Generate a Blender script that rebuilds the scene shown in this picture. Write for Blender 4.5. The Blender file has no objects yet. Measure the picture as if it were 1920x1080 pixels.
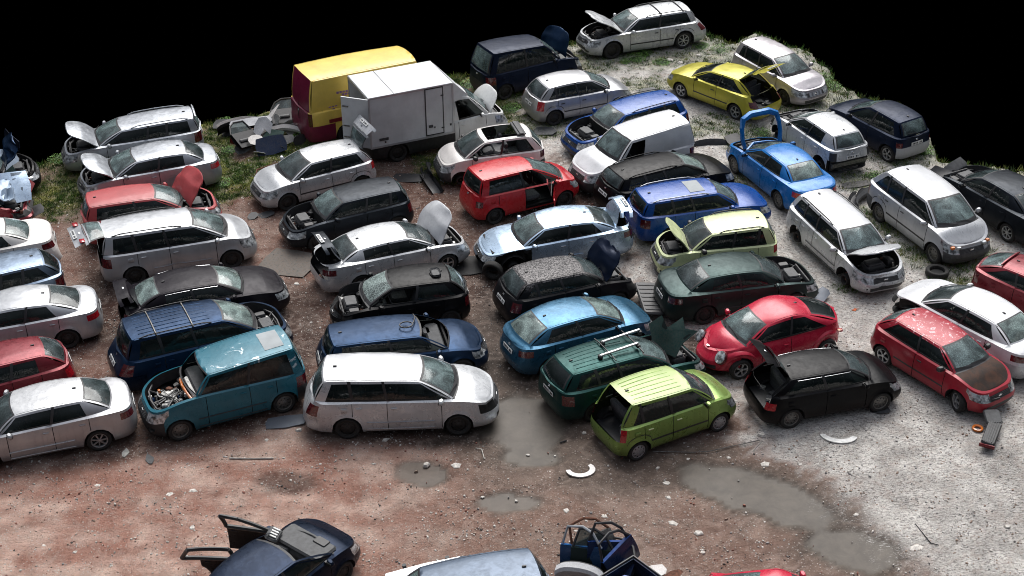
import bpy, math, random
from mathutils import Vector, Matrix, noise
PI=math.pi
C=bpy.context.scene.collection
scene=bpy.context.scene
# ------------------------------------------------------------------ camera
F_PX,PITCH,CAM_H,ROLL=2809.28,0.5547886,22.8627,-0.0084144
def setup_camera():
    cd=bpy.data.cameras.new('camera'); co=bpy.data.objects.new('camera',cd); C.objects.link(co)
    cd.sensor_width=36.0; cd.lens=F_PX/1920*36.0; cd.clip_end=2000; cd.clip_start=0.5
    cp,sp=math.cos(PITCH),math.sin(PITCH)
    R=Vector((1,0,0)); U=Vector((0,sp,cp)); B=Vector((0,-cp,sp))
    cr,sr=math.cos(ROLL),math.sin(ROLL)
    r=R*cr+U*sr; u=U*cr-R*sr
    m=Matrix(((r.x,u.x,B.x,0),(r.y,u.y,B.y,0),(r.z,u.z,B.z,CAM_H),(0,0,0,1)))
    co.matrix_world=m; scene.camera=co
setup_camera()
def G(px,py,z=0.0):
    """point on the plane at height z that the survey photograph shows at px,py"""
    X=px-960; Y=py-540
    cr,sr=math.cos(ROLL),math.sin(ROLL)
    x=(X*cr+Y*sr)/F_PX; y=-(-X*sr+Y*cr)/F_PX
    c,s=math.cos(PITCH),math.sin(PITCH)
    dy=c+y*s; dz=-s+y*c; t=(z-CAM_H)/dz
    return (x*t,dy*t)
# ------------------------------------------------------------------ node helpers
def newmat(n):
    m=bpy.data.materials.new(n); m.use_nodes=True; nt=m.node_tree; nt.nodes.clear()
    o=nt.nodes.new('ShaderNodeOutputMaterial'); b=nt.nodes.new('ShaderNodeBsdfPrincipled')
    nt.links.new(b.outputs[0],o.inputs[0]); return m,nt,b,o
def nd(nt,t,**k):
    n=nt.nodes.new(t)
    for a,v in k.items():
        if a.startswith('i_'):
            key=a[2:]; key=int(key) if key.isdigit() else key.replace('_',' ')
            n.inputs[key].default_value=v
        else: setattr(n,a,v)
    return n
def noise_tex(nt,scale,detail=3,rough=.55,coord=None,dist=0.0):
    n=nd(nt,'ShaderNodeTexNoise'); n.inputs['Scale'].default_value=scale; n.inputs['Detail'].default_value=detail
    n.inputs['Roughness'].default_value=rough; n.inputs['Distortion'].default_value=dist
    if coord is not None: nt.links.new(coord,n.inputs['Vector'])
    return n
def ramp(nt,src,p0,p1,c0=(0,0,0,1),c1=(1,1,1,1)):
    if p0>p1: p0,p1,c0,c1=p1,p0,c1,c0
    r=nd(nt,'ShaderNodeValToRGB'); e=r.color_ramp.elements
    e[0].position=p0; e[1].position=p1; e[0].color=c0; e[1].color=c1
    nt.links.new(src,r.inputs[0]); return r
def mix(nt,fac,a,b):
    m=nd(nt,'ShaderNodeMix',data_type='RGBA')
    for s,v in ((0,fac),(6,a),(7,b)):
        if hasattr(v,'is_output') : nt.links.new(v,m.inputs[s])
        elif s==0: m.inputs[0].default_value=v
        else: m.inputs[s].default_value=(*v[:3],1)
    return m.outputs[2]
def mul(nt,a,b,op='MULTIPLY'):
    m=nd(nt,'ShaderNodeMath',operation=op)
    for s,v in ((0,a),(1,b)):
        if hasattr(v,'is_output'): nt.links.new(v,m.inputs[s])
        else: m.inputs[s].default_value=v
    return m.outputs[0]
def bump(nt,h,strength,dist,b):
    n=nd(nt,'ShaderNodeBump'); n.inputs['Strength'].default_value=strength; n.inputs['Distance'].default_value=dist
    nt.links.new(h,n.inputs['Height']); nt.links.new(n.outputs[0],b.inputs['Normal']); return n
# ------------------------------------------------------------------ materials
MC={}
def plain(name,col,rough=.5,metal=0.0,var=.25,scale=9,spec=.5,coat=0.0):
    if name in MC: return MC[name]
    m,nt,b,o=newmat(name)
    tc=nd(nt,'ShaderNodeTexCoord').outputs['Object']
    n=noise_tex(nt,scale,4,.6,tc)
    d=[c*(1-var) for c in col]; l=[min(1,c*(1+var)) for c in col]
    r=ramp(nt,n.outputs[0],.35,.65,(*d,1),(*l,1)); nt.links.new(r.outputs[0],b.inputs['Base Color'])
    b.inputs['Roughness'].default_value=rough; b.inputs['Metallic'].default_value=metal
    b.inputs['Specular IOR Level'].default_value=spec; b.inputs['Coat Weight'].default_value=coat
    MC[name]=m; return m
def paint(name,col,metal=.35,rough=.38,coat=.6,fleck=0.0,fleckcol=(.6,.6,.6),dirt=.35,rust=0.0,fscale=14):
    name='paint_'+name
    if name in MC: return MC[name]
    m,nt,b,o=newmat(name)
    tc=nd(nt,'ShaderNodeTexCoord').outputs['Object']
    big=noise_tex(nt,1.7,4,.6,tc); fine=noise_tex(nt,26,4,.7,tc)
    d=[c*.86 for c in col]; l=[min(1,c*1.08) for c in col]
    base=ramp(nt,big.outputs[0],.3,.7,(*d,1),(*l,1)).outputs[0]
    # dust film that lies in blotches, thicker on the sills
    sx=nd(nt,'ShaderNodeSeparateXYZ'); nt.links.new(tc,sx.inputs[0])
    low=nd(nt,'ShaderNodeMapRange'); low.inputs[1].default_value=.62; low.inputs[2].default_value=.2; low.inputs[3].default_value=0; low.inputs[4].default_value=.75
    nt.links.new(sx.outputs[2],low.inputs[0])
    blot=ramp(nt,noise_tex(nt,5,6,.7,tc,.6).outputs[0],.42,.75).outputs[0]
    df=mul(nt,mul(nt,low.outputs[0],dirt),ramp(nt,fine.outputs[0],.3,.6).outputs[0])
    df2=mul(nt,blot,dirt*.22)
    c=mix(nt,df,base,(.13,.10,.08)); dc=[min(.32,.05+1.1*(x+sum(col)/3)/2) for x in col]; c=mix(nt,df2,c,dc)
    if fleck>0:
        fl=ramp(nt,noise_tex(nt,fscale,6,.7,tc,.8).outputs[0],.62-fleck*.10,.64-fleck*.07)
        up=nd(nt,'ShaderNodeMapRange'); up.inputs[1].default_value=1.15; up.inputs[2].default_value=1.3
        nt.links.new(sx.outputs[2],up.inputs[0])
        c=mix(nt,mul(nt,fl.outputs[0],up.outputs[0]),c,fleckcol)
    if rust>0:
        ru=ramp(nt,noise_tex(nt,3,6,.7,tc,.5).outputs[0],.4,.6); c=mix(nt,mul(nt,ru.outputs[0],rust),c,(.13,.055,.03))
    geo=nd(nt,'ShaderNodeNewGeometry')
    sm=nd(nt,'ShaderNodeMapping'); sm.inputs['Scale'].default_value=(9,9,.9); nt.links.new(tc,sm.inputs[0])
    stk=ramp(nt,noise_tex(nt,1.3,5,.65,sm.outputs[0],.3).outputs[0],.52,.72).outputs[0]
    wall=nd(nt,'ShaderNodeMapRange'); wall.inputs[1].default_value=1.35; wall.inputs[2].default_value=1.0; nt.links.new(sx.outputs[2],wall.inputs[0])
    c=mix(nt,mul(nt,mul(nt,stk,wall.outputs[0]),dirt*.75),c,[x*.45+.012 for x in col])
    scr_=ramp(nt,noise_tex(nt,7,8,.8,sm.outputs[0],2.0).outputs[0],.66,.70).outputs[0]
    c=mix(nt,mul(nt,scr_,dirt*.5),c,[min(.7,x*.6+.16) for x in col] if sum(col)/3<.3 else (.16,.15,.14))
    c=mix(nt,geo.outputs['Backfacing'],c,[x*.18+.012 for x in col])
    nt.links.new(c,b.inputs['Base Color'])
    b.inputs['Metallic'].default_value=metal
    rr=nd(nt,'ShaderNodeMapRange'); rr.inputs[3].default_value=rough-.06; rr.inputs[4].default_value=rough+.18
    nt.links.new(blot,rr.inputs[0]); nt.links.new(rr.outputs[0],b.inputs['Roughness'])
    lum=sum(col)/3; b.inputs['Coat Weight'].default_value=coat*(.04 if lum<.06 else .28); b.inputs['Coat Roughness'].default_value=.12; b.inputs['Specular IOR Level'].default_value=.10 if lum<.06 else .3
    bump(nt,noise_tex(nt,2.2,3,.5,tc).outputs[0],.25,.05,b)
    MC[name]=m; return m
def glass(name,dust,dust_skycol=(.30,.36,.36),alpha=.45,rough=.06,crack=False):  # dust tint also paints in the teal sky reflection on the panes
    if name in MC: return MC[name]
    m,nt,b,o=newmat(name)
    tc=nd(nt,'ShaderNodeTexCoord').outputs['Object']
    f=ramp(nt,noise_tex(nt,1.9,5,.55,tc,.8).outputs[0],.25,.70).outputs[0]
    drops=ramp(nt,noise_tex(nt,38,3,.6,tc).outputs[0],.45,.75).outputs[0]
    c=mix(nt,mul(nt,mul(nt,f,dust),drops if dust<.3 else mul(nt,drops,.5,'ADD')),(.012,.018,.018),dust_skycol)
    fac=mul(nt,f,dust)
    if crack:
        v=nd(nt,'ShaderNodeTexVoronoi',feature='DISTANCE_TO_EDGE'); v.inputs['Scale'].default_value=11; nt.links.new(tc,v.inputs['Vector'])
        cr=ramp(nt,v.outputs['Distance'],.0,.06,(1,1,1,1),(0,0,0,1)).outputs[0]
        c=mix(nt,mul(nt,cr,.7),c,(.55,.66,.63)); 
    nt.links.new(c,b.inputs['Base Color']); b.inputs['Roughness'].default_value=rough
    b.inputs['Specular IOR Level'].default_value=.6
    tr=nd(nt,'ShaderNodeBsdfTransparent'); tr.inputs[0].default_value=(.50,.58,.56,1)
    mx=nd(nt,'ShaderNodeMixShader')
    inv=nd(nt,'ShaderNodeMath',operation='MULTIPLY_ADD'); nt.links.new(fac,inv.inputs[0]); inv.inputs[1].default_value=-alpha; inv.inputs[2].default_value=alpha
    nt.links.new(inv.outputs[0],mx.inputs[0]); nt.links.new(b.outputs[0],mx.inputs[1]); nt.links.new(tr.outputs[0],mx.inputs[2])
    nt.links.new(mx.outputs[0],o.inputs[0])
    bump(nt,noise_tex(nt,7,3,.5,tc,.8).outputs[0],.22,.02,b)
    MC[name]=m; return m
GL_F=glass('glass_screen',.85,(.29,.40,.40),alpha=.40)
GL_P=glass('glass_screen_pale',1.0,(.38,.50,.47),alpha=.25)
GL_D=glass('glass_screen_dark',.6,(.19,.25,.26),alpha=.42)
GL_S=glass('glass_side',.10,(.07,.09,.09),alpha=.30,rough=.04)
GL_C=glass('glass_cracked',.9,(.45,.56,.53),alpha=.3,crack=True)
BLK=plain('black_plastic',(.022,.022,.024),.5,0,.3)
GRY=plain('grey_plastic',(.05,.052,.055),.6,0,.3)
DRK=plain('dark_innards',(.010,.010,.010),.8,0,.5)
SEAT=plain('seat_cloth',(.055,.057,.062),.9,0,.4,20)
SEATL=plain('pale_seat_cloth',(.22,.22,.21),.9,0,.3,20)
DASH=plain('dashboard_plastic',(.045,.047,.05),.7,0,.3)
TYRE=plain('tyre_rubber',(.020,.019,.018),.85,0,.45,12)
RUBB=plain('window_rubber',(.012,.012,.012),.6)
STEEL=plain('dull_steel',(.17,.165,.155),.5,.6,.4,14)
ALLOY=plain('alloy_metal',(.42,.43,.44),.38,.7,.25,14)
CAPM=plain('hubcap_plastic',(.33,.33,.34),.42,.4,.3,14)
DRIM=plain('dark_rim_metal',(.035,.033,.032),.55,.5,.4,14)
CHR=plain('chrome_trim',(.65,.66,.68),.2,.9,.1)
LENS=plain('headlamp_lens',(.34,.36,.37),.14,.3,.85,9,coat=.8)
REDL=plain('red_lamp_lens',(.36,.010,.018),.22,0,.45,22,coat=.8)
DREDL=plain('dark_red_lamp_lens',(.085,.006,.009),.22,0,.45,22,coat=.8)
AMB=plain('amber_lens',(.6,.16,.02),.25,0,.2,coat=.6)
PLATE=plain('plate_white',(.62,.63,.62),.45,0,.12)
INK=plain('plate_ink',(.03,.03,.035),.5)
ALU=plain('cast_aluminium',(.30,.30,.29),.5,.5,.45,18)
WHT=plain('white_plastic',(.62,.62,.60),.5,0,.2)
RUST=plain('rusty_iron',(.12,.05,.03),.85,.2,.5,16)
HOSE=plain('blue_plastic',(.03,.09,.25),.5)
# ------------------------------------------------------------------ mesh builder
class MB:
    def __init__(s): s.v=[]; s.f=[]; s.mi=[]; s.ms=[]; s.k={}
    def idx(s,p):
        q=(round(p[0],4),round(p[1],4),round(p[2],4))
        i=s.k.get(q)
        if i is None: i=len(s.v); s.v.append(tuple(p)); s.k[q]=i
        return i
    def mat(s,m):
        if m not in s.ms: s.ms.append(m)
        return s.ms.index(m)
    def face(s,pts,m,flip=False):
        ids=[]
        for p in pts:
            i=s.idx(p)
            if i not in ids: ids.append(i)
        if len(ids)<3: return
        if flip: ids=ids[::-1]
        s.f.append(ids); s.mi.append(s.mat(m))
    def grid(s,P,m,flip=False):
        for i in range(len(P)-1):
            for j in range(len(P[i])-1):
                s.face((P[i][j],P[i+1][j],P[i+1][j+1],P[i][j+1]),m(i,j) if callable(m) else m,flip)
    def box(s,c,d,m,rot=None,bev=0.0):
        x,y,z=d[0]/2,d[1]/2,d[2]/2
        b=bev
        if b<=0:
            vs=[(sx*x,sy*y,sz*z) for sx in(-1,1) for sy in(-1,1) for sz in(-1,1)]
            fs=[(0,1,3,2),(4,6,7,5),(0,4,5,1),(2,3,7,6),(0,2,6,4),(1,5,7,3)]
        else:   # octagonal-ish bevel in the xy outline and top
            o=[(x,-y+b),(x,y-b),(x-b,y),(-x+b,y),(-x,y-b),(-x,-y+b),(-x+b,-y),(x-b,-y)]
            i=[((px-math.copysign(b,px)*.7) ,(py-math.copysign(b,py)*.7)) for px,py in o]
            L=[[(p[0],p[1],-z) for p in i],[(p[0],p[1],-z+b) for p in o],[(p[0],p[1],z-b) for p in o],[(p[0],p[1],z) for p in i]]
            vs=[p for l in L for p in l]; fs=[]
            for l in range(3):
                for k in range(8): k2=(k+1)%8; fs.append((l*8+k,l*8+k2,l*8+8+k2,l*8+8+k))
            fs.append(tuple(range(7,-1,-1))); fs.append(tuple(range(24,32)))
        base=len(s.v); M=rot if rot is not None else Matrix.Identity(3)
        for v in vs: w=M@Vector(v); s.v.append((w.x+c[0],w.y+c[1],w.z+c[2]))
        mi=s.mat(m)
        for f in fs: s.f.append([base+q for q in f]); s.mi.append(mi)
    def tube(s,pts,r,m,n=6,cap=True):
        pts=[Vector(p) for p in pts]; base=len(s.v); mi=s.mat(m); N=len(pts)
        for i,p in enumerate(pts):
            t=(pts[min(i+1,N-1)]-pts[max(i-1,0)]).normalized()
            a=t.cross(Vector((0,0,1)))
            if a.length<1e-3: a=t.cross(Vector((0,1,0)))
            a.normalize(); b=t.cross(a)
            rr=r[i] if isinstance(r,(list,tuple)) else r
            for k in range(n):
                q=p+a*math.cos(2*PI*k/n)*rr+b*math.sin(2*PI*k/n)*rr; s.v.append(tuple(q))
        for i in range(N-1):
            for k in range(n):
                k2=(k+1)%n; s.f.append([base+i*n+k,base+i*n+k2,base+(i+1)*n+k2,base+(i+1)*n+k]); s.mi.append(mi)
        if cap:
            s.f.append([base+k for k in range(n)]); s.mi.append(mi)
            s.f.append([base+(N-1)*n+k for k in range(n-1,-1,-1)]); s.mi.append(mi)
    def lathe(s,prof,m,axis='y',c=(0,0,0),n=24,mats=None,flip=False):
        base=len(s.v)
        for (r,h) in prof:
            for k in range(n):
                a=2*PI*k/n; u,w=r*math.cos(a),r*math.sin(a)
                s.v.append((c[0]+u,c[1]+h,c[2]+w) if axis=='y' else (c[0]+u,c[1]+w,c[2]+h))
        for i in range(len(prof)-1):
            mi=s.mat(mats[i] if mats else m)
            for k in range(n):
                k2=(k+1)%n; f=[base+i*n+k,base+i*n+k2,base+(i+1)*n+k2,base+(i+1)*n+k]
                s.f.append(f[::-1] if flip else f); s.mi.append(mi)
    def build(s,name,parent=None,deform=None,smooth=True,ang=38):
        if not s.f: return None
        me=bpy.data.meshes.new(name)
        vs=[deform(v) for v in s.v] if deform else s.v
        me.from_pydata(vs,[],s.f)
        for m in s.ms: me.materials.append(m)
        me.polygons.foreach_set('material_index',s.mi)
        if smooth:
            me.polygons.foreach_set('use_smooth',[True]*len(s.f)); me.set_sharp_from_angle(angle=math.radians(ang))
        me.update()
        o=bpy.data.objects.new(name,me); C.objects.link(o)
        if parent is not None: o.parent=parent
        return o
def tag(o,label,cat,group=None,kind=None):
    o['label']=label; o['category']=cat
    if group: o['group']=group
    if kind: o['kind']=kind
    return o
def root(name,loc,rz,label,cat,group=None):
    e=bpy.data.objects.new(name,None); C.objects.link(e); e.location=loc; e.rotation_euler=(0,0,rz)
    e.empty_display_size=.3
    return tag(e,label,cat,group)
# ------------------------------------------------------------------ wheels
WM={}
def wheel_meshes(kind):
    if kind in WM: return WM[kind]
    t=MB(); w=.095
    t.lathe([(.66,-w*.8),(.80,-w),(.93,-w*.98),(.985,-w*.7),(1.0,-w*.25),(1.0,w*.25),(.985,w*.7),(.93,w*.98),(.80,w),(.66,w*.8),(.64,w*.5),(.64,-w*.5),(.66,-w*.8)],TYRE,n=26)
    to=t.build('tyre',ang=60); C.objects.unlink(to); tm=to.data; bpy.data.objects.remove(to)
    r=MB(); y=w*.72
    M={'steel':STEEL,'alloy':ALLOY,'cap':CAPM,'dark':DRIM,'split':ALLOY,'hub':DRIM}[kind]
    if kind=='hub':
        r.lathe([(.0,y*.2),(.2,y*.2),(.22,0),(.64,-y*.6)],DRK,n=16,flip=True)
        r.lathe([(.0,y*.5),(.16,y*.5),(.16,0)],RUST,n=10,flip=True)
    else:
        r.lathe([(.69,y+.006),(.66,y+.012),(.60,y-.004),(.585,y-.05),(.0,y-.06)],M,n=26,mats=[M,M,M,DRK],flip=False)
        if kind in('steel','dark'):
            r.lathe([(.52,y-.02),(.44,y-.004),(.30,y-.012),(.20,y+.004),(.16,y+.012),(.0,y+.012)],M,n=20)
            for k in range(8):
                a=2*PI*(k+.5)/8; r.lathe([(.0,.004),(.055,.004),(.06,-.01)],DRK,n=7,c=(.41*math.cos(a),y-.003,.41*math.sin(a)),flip=True)
            r.lathe([(.585,y-.03),(.52,y-.02)],M,n=20)
        elif kind=='cap':
            r.lathe([(.60,y-.004),(.50,y+.016),(.25,y+.022),(.0,y+.026)],M,n=20)
            for k in range(9):
                a=2*PI*k/9; r.box((.49*math.cos(a),y+.014,.49*math.sin(a)),(.13,.016,.07),DRK,Matrix.Rotation(-a,3,'Y'))
        else:
            N=5 if kind=='alloy' else 7
            for k in range(N):
                a=2*PI*k/N+.3
                for s in ((-.09,.09) if kind=='alloy' else (0,)):
                    aa=a+s*.9
                    r.box((.33*math.cos(aa),y-.006,.33*math.sin(aa)),(.52,.03,.075 if kind=='alloy' else .10),M,Matrix.Rotation(-(aa+s*.6),3,'Y'))
            r.lathe([(.16,y-.02),(.15,y+.016),(.0,y+.018)],M,n=14)
    ro=r.build('rim',ang=30); C.objects.unlink(ro); rm=ro.data; bpy.data.objects.remove(ro)
    # outline faces point outwards on both; scaling by wheel radius happens on the object
    WM[kind]=(tm,rm); return WM[kind]
def add_wheel(parent,x,y,r,kind,side,steer=0.0,sink=0.0,name='wheel'):
    tm,rm=wheel_meshes(kind)
    o=bpy.data.objects.new(name,tm); C.objects.link(o); o.parent=parent
    o.location=(x,y,r-sink); o.scale=(r,1,r)
    o.rotation_euler=(0,random.uniform(0,6),(0 if side>0 else PI)+steer)
    q=bpy.data.objects.new('rim',rm); C.objects.link(q); q.parent=o
    return o
# ------------------------------------------------------------------ the car builder
def sstep(a,b,x):
    t=max(0,min(1,(x-a)/(b-a))) if a!=b else (1 if x>=b else 0); return t*t*(3-2*t)
def lerp(a,b,t): return a+(b-a)*t
KEYS='wb fo ro hw wr xc zc yb xrf zrf yrf xrr zrr yrr xgb zgb ygb'.split()
TROW=[0,.10,.24,.36,.43,.57,.70,.82,.92,1.0]
CARS={}
def interior(P,S,e,rt):
    xc,wb=P['xc'],P['wb']; hw=P['hw']
    seatm=S.get('seat',SEAT)
    d=MB(); d.box((xc-.22,0,P['zc']-.17),(.40,2*(P['yb']-.02),.26),DASH,bev=.06)
    d.box((xc-.38,.36*1,P['zc']-.12),(.22,.34,.16),DASH,bev=.04); d.build('dashboard',rt)
    w=MB(); cx,cz=xc-.62,P['zc']-.10; ring=[]
    for k in range(13):
        a=2*PI*k/12; ring.append((cx-.0+.17*math.sin(a)*.35,.36+.18*math.cos(a),cz+.17*math.sin(a)))
    w.tube(ring,.017,BLK,5,False); w.box((cx+.02,.36,cz),(.04,.10,.08),BLK); w.build('steering_wheel',rt)
    for s in(1,-1):
        m=MB(); m.box((xc-.98,s*.37,.50),(.52,.48,.18),seatm,bev=.05)
        m.box((xc-1.30,s*.37,.80),(.16,.46,.58),seatm,Matrix.Rotation(-.28,3,'Y'),bev=.05)
        m.box((xc-1.40,s*.37,1.15),(.10,.26,.16),seatm,Matrix.Rotation(-.2,3,'Y'),bev=.03)
        m.build('front_seat',rt)
    if not S.get('panel') :
        xr=max(P['xrr']-.05,P['xgb']+.35,-wb/2-.35)
        m=MB(); m.box((xr+.45,0,.50),(.50,1.2,.18),seatm,bev=.05); m.box((xr+.12,0,.80),(.16,1.18,.50),seatm,Matrix.Rotation(-.25,3,'Y'),bev=.05); m.build('rear_seat',rt)
def engine_bay(P,rt,seed,bright=False,x0=None):
    rnd=random.Random(seed); xc=P['xc']; xf=P['wb']/2+P['fo']; z0=.42; m=MB()
    top=P['zc']-.22
    m.box(((xc+xf)/2,0,z0-.06),(xf-xc-.15,1.25,.04),DRK)
    m.box((lerp(xc,xf,.42),-.05,.60),(.42,.62,.34),BLK,bev=.05)
    m.box((lerp(xc,xf,.42),-.05,.79),(.34,.50,.07),GRY if not bright else ALU,bev=.03)
    m.box((lerp(xc,xf,.40),.45,.66),(.28,.19,.30),BLK,bev=.02)
    for s in(1,-1):
        m.lathe([(.12,top-.28),(.12,top-.05),(.06,top-.02),(0,top-.02)],BLK,'z',(xc+.10,s*.55,0),12,flip=True)
        m.lathe([(.055,0),(.055,.02),(0,.02)],STEEL,'z',(xc+.10,s*.55,top-.02),8,flip=True)
    pal=[BLK,BLK,GRY,STEEL,STEEL,ALU,DRK,RUST]+([ALU,WHT,WHT,HOSE,AMB] if bright else [])
    for k in range(30 if not bright else 46):
        x=lerp(xc+.12,xf-.3,rnd.random()); y=rnd.uniform(-.55,.55); z=rnd.uniform(.50,top-.10)
        mm=rnd.choice(pal)
        if rnd.random()<.6: m.box((x,y,z),(rnd.uniform(.05,.18),rnd.uniform(.05,.18),rnd.uniform(.04,.14)),mm,Matrix.Rotation(rnd.random()*3,3,'Z')@Matrix.Rotation(rnd.uniform(-.3,.3),3,'X'),bev=.012)
        else: m.lathe([(rnd.uniform(.03,.06),-.06),(rnd.uniform(.03,.06),.03),(0,.035)],mm,'z',(x,y,z),9,flip=True)
    for k in range(9 if not bright else 16):
        a=Vector((lerp(xc+.1,xf-.3,rnd.random()),rnd.uniform(-.5,.5),top-rnd.uniform(.02,.15))); b=Vector((lerp(xc+.1,xf-.3,rnd.random()),rnd.uniform(-.5,.5),top-rnd.uniform(.05,.2)))
        c=(a+b)/2+Vector((rnd.uniform(-.15,.15),rnd.uniform(-.15,.15),rnd.uniform(0,.08)))
        pts=[a*(1-t)**2+c*2*t*(1-t)+b*t*t for t in [i/6 for i in range(7)]]
        m.tube(pts,rnd.choice((.009,.014,.022)),rnd.choice([BLK,BLK,GRY,ALU] if bright else [BLK,GRY,DRK]),5)
    m.box((xf-.34,0,.58),(.06,1.0,.30),STEEL if bright else BLK,bev=.02)
    m.tube([(xf-.48,-.62,top-.06),(xf-.34,-.4,top-.08),(xf-.30,0,top-.09),(xf-.34,.4,top-.08),(xf-.48,.62,top-.06)],.03,BLK,6)
    m.build('engine',rt)
def make_car(key,kind,tail,label,col,S=None,cat='car',name=None):
    """tail: 'boot' (separate boot deck) or 'gate' (hatch, estate, van)"""
    S=S or {}; T=CARS[key]; P=dict(zip(KEYS,T[4:])); P.update(S.get('P',{}))
    x0,y0,h=T[1],T[2],math.radians(T[3]); 
    rt=root(name or kind,(x0,y0,S.get('lift',0.0)),h,label,cat,S.get('group','scrapped vehicles standing in the yard'))
    rt.rotation_euler[0]=S.get('tiltx',0); rt.rotation_euler[1]=S.get('tilty',0)
    M=col; seed=sum(map(ord,key)); rnd=random.Random(seed); random.seed(seed)
    BM=S.get('bumper',M); BR=S.get('rbumper',BM)
    wb,hw,wr=P['wb'],P['hw'],P['wr']; xF=wb/2+P['fo']; xR=-wb/2-P['ro']; xm=(xF+xR)/2
    af,ar=xF-xm,xm-xR; xc,zc,xgb,zgb=P['xc'],P['zc'],P['xgb'],P['zgb']
    pf,qf=S.get('pf',(6.5,4.6)); pr,qr=S.get('pr',(8,4.5) if tail=='boot' else (9,6))
    def oy(x):
        if x>=xm: t=min(1,(x-xm)/af); return hw*max(0,1-t**pf)**(1/qf)
        t=min(1,(xm-x)/ar); return hw*max(0,1-t**pr)**(1/qr)
    def ox(yn,front): return xm+af*max(0,1-yn**qf)**(1/pf) if front else xm-ar*max(0,1-yn**qr)**(1/pr)
    YN=[0,.16,.32,.47,.60,.72,.82,.90]
    front=[(ox(y,True),y*hw,1) for y in YN]; rear=[(ox(y,False),y*hw,-1) for y in YN][::-1]
    xa,xb=front[-1][0],rear[0][0]
    Ra=wr+S.get('arch',.055)
    ws=wb/2; wheels_x=(ws,-ws)
    xD=xc-.18 if 'xd' not in S else S['xd']      # front edge of the front door
    xD=min(xD,ws-Ra-.02) if not S.get('vanlike') else xD
    nd_=S.get('doors',2)
    if nd_==2: xB=S.get('xB',lerp(xc,xgb,.47)); xE=S.get('xE',max(-ws+.16,xB-.98)); ed=[xD,xB,xE]
    else: xB=S.get('xB',lerp(xc,xgb,.52)-.08); ed=[xD,xB]
    g=.017; xs=set()
    for wx in wheels_x:
        for k in range(9): xs.add(round(wx+Ra*math.cos(PI*k/8),4))
        xs.add(round(wx+Ra+.014,4)); xs.add(round(wx-Ra-.014,4))
    for e in ed: xs.add(round(e,4)); xs.add(round(e-g,4))
    xs.add(round(xc,4)); xs.add(round(xc+.06,4)); xs.add(round(xgb,4))
    x=xb+.12
    while x<xa-.06:
        if min(abs(x-q) for q in xs)>.07: xs.add(round(x,4))
        x+=.13
    side=[(x,oy(x),0) for x in sorted(xs,reverse=True) if xb+.012<x<xa-.012]
    PER=front+side+rear; N=len(PER)
    zs=S.get('sill',.21); zn=S.get('zn',zc-.24)
    def zsh(x):
        if x>=xc: u=max(0,min(1,(xF-x)/(xF-xc))); return zn+(zc-.03-zn)*(1-(1-u)**1.7)
        if x>=xgb: return lerp(zc-.03,zgb-.03,(xc-x)/(xc-xgb))
        u=(xgb-x)/max(.01,xgb-xR); return zgb-.03-(.05 if tail=='boot' else .0)*u*u
    bowF,bowR=S.get('bowf',.16),S.get('bowr',.10); 
    gate_rec=max(.0,(xgb-bowR)-.035-xR) if tail=='gate' else .07
    nose_rec=S.get('nose',.13); bulge=S.get('bulge',.05)
    def shell(i,t):
        x,y,f=PER[i]; zt=zsh(x); zb=zs
        for wx in wheels_x:
            if abs(x-wx)<=Ra+1e-4: zb=max(zb,wr+math.sqrt(max(0,Ra*Ra-(x-wx)**2)))
        if f: zb=zs+.0
        z=zb+(zt-zb)*t; zr=(z-zs)/(zt-zs)
        d=.055*max(0,1-zr/.25)**2+bulge*max(0,(zr-.5)/.5)**2
        inarch=any(abs(x-wx)<Ra+.02 for wx in wheels_x) and not f
        if inarch and t<.3: d-=.022*(1-t/.3)
        r=max(1e-6,math.hypot((x-xm)/af,y/hw))
        yy=y-(d if y>d else y)*(1 if y>.3*hw else y/(.3*hw))
        wF=sstep(.62,.97,(x-xm)/af) if x>xm else 0; wR=sstep(.72,.97,(xm-x)/ar) if x<xm else 0
        xx=x
        if wF: xx-=wF*(nose_rec*sstep(.50,1.0,zr)**1.0+.05*max(0,1-zr/.22)+(.02 if zr>.56 else 0))
        if wR: xx+=wR*(gate_rec*max(0,(zr-.52)/.48)**1.15+.05*max(0,1-zr/.22)+(.02 if zr>.56 else 0))
        return (xx,yy,z)
    W=[[shell(i,t) for t in TROW] for i in range(N)]
    # inner ring
    def ybase(x):
        b=hw-.10
        return b-(b-P['yb'])*math.exp(-max(0,xc-x)/.30)-(b-P['ygb'])*math.exp(-max(0,x-xgb)/.32)
    I=[]
    for i,(x,y,f) in enumerate(PER):
        s=W[i][-1]
        if xgb-1e-4<=x<=xc+1e-4 and not f: I.append((x,ybase(x),zsh(x)+.03))
        else:
            if x>xc: k=sstep(0,.35,x-xc); yy=lerp(P['yb'],max(0,s[1]-.065),k) if s[1]>.1 else s[1]*.9; xx=s[0]-.055*sstep(.6,.95,(x-xm)/af)
            else: k=sstep(0,.25,xgb-x); yy=lerp(P['ygb'],max(0,s[1]-.065),k) if s[1]>.1 else s[1]*.9; xx=s[0]+.03*sstep(.7,.95,(xm-x)/ar); xx=min(xx,xgb)
            yy=min(yy,max(0,s[1]-.02)) if s[1]>.02 else 0
            I.append((xx,yy,s[2]+.022))
    # dents
    dn=S.get('dents',[]); amp=S.get('amp',.006); so=Vector((seed*1.7,seed*.3,0))
    def deform(p):
        v=Vector(p); n=noise.noise_vector(v*1.6+so); v=v+Vector((n.x*.5,n.y,n.z))*amp
        for (c,r,d) in dn:
            q=(Vector(p)-Vector(c)).length/r
            if q<1.6: v=v+Vector(d)*math.exp(-q*q*2.2)*(1+.9*noise.noise(Vector(p)*6+so))
        return v[:]
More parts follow.
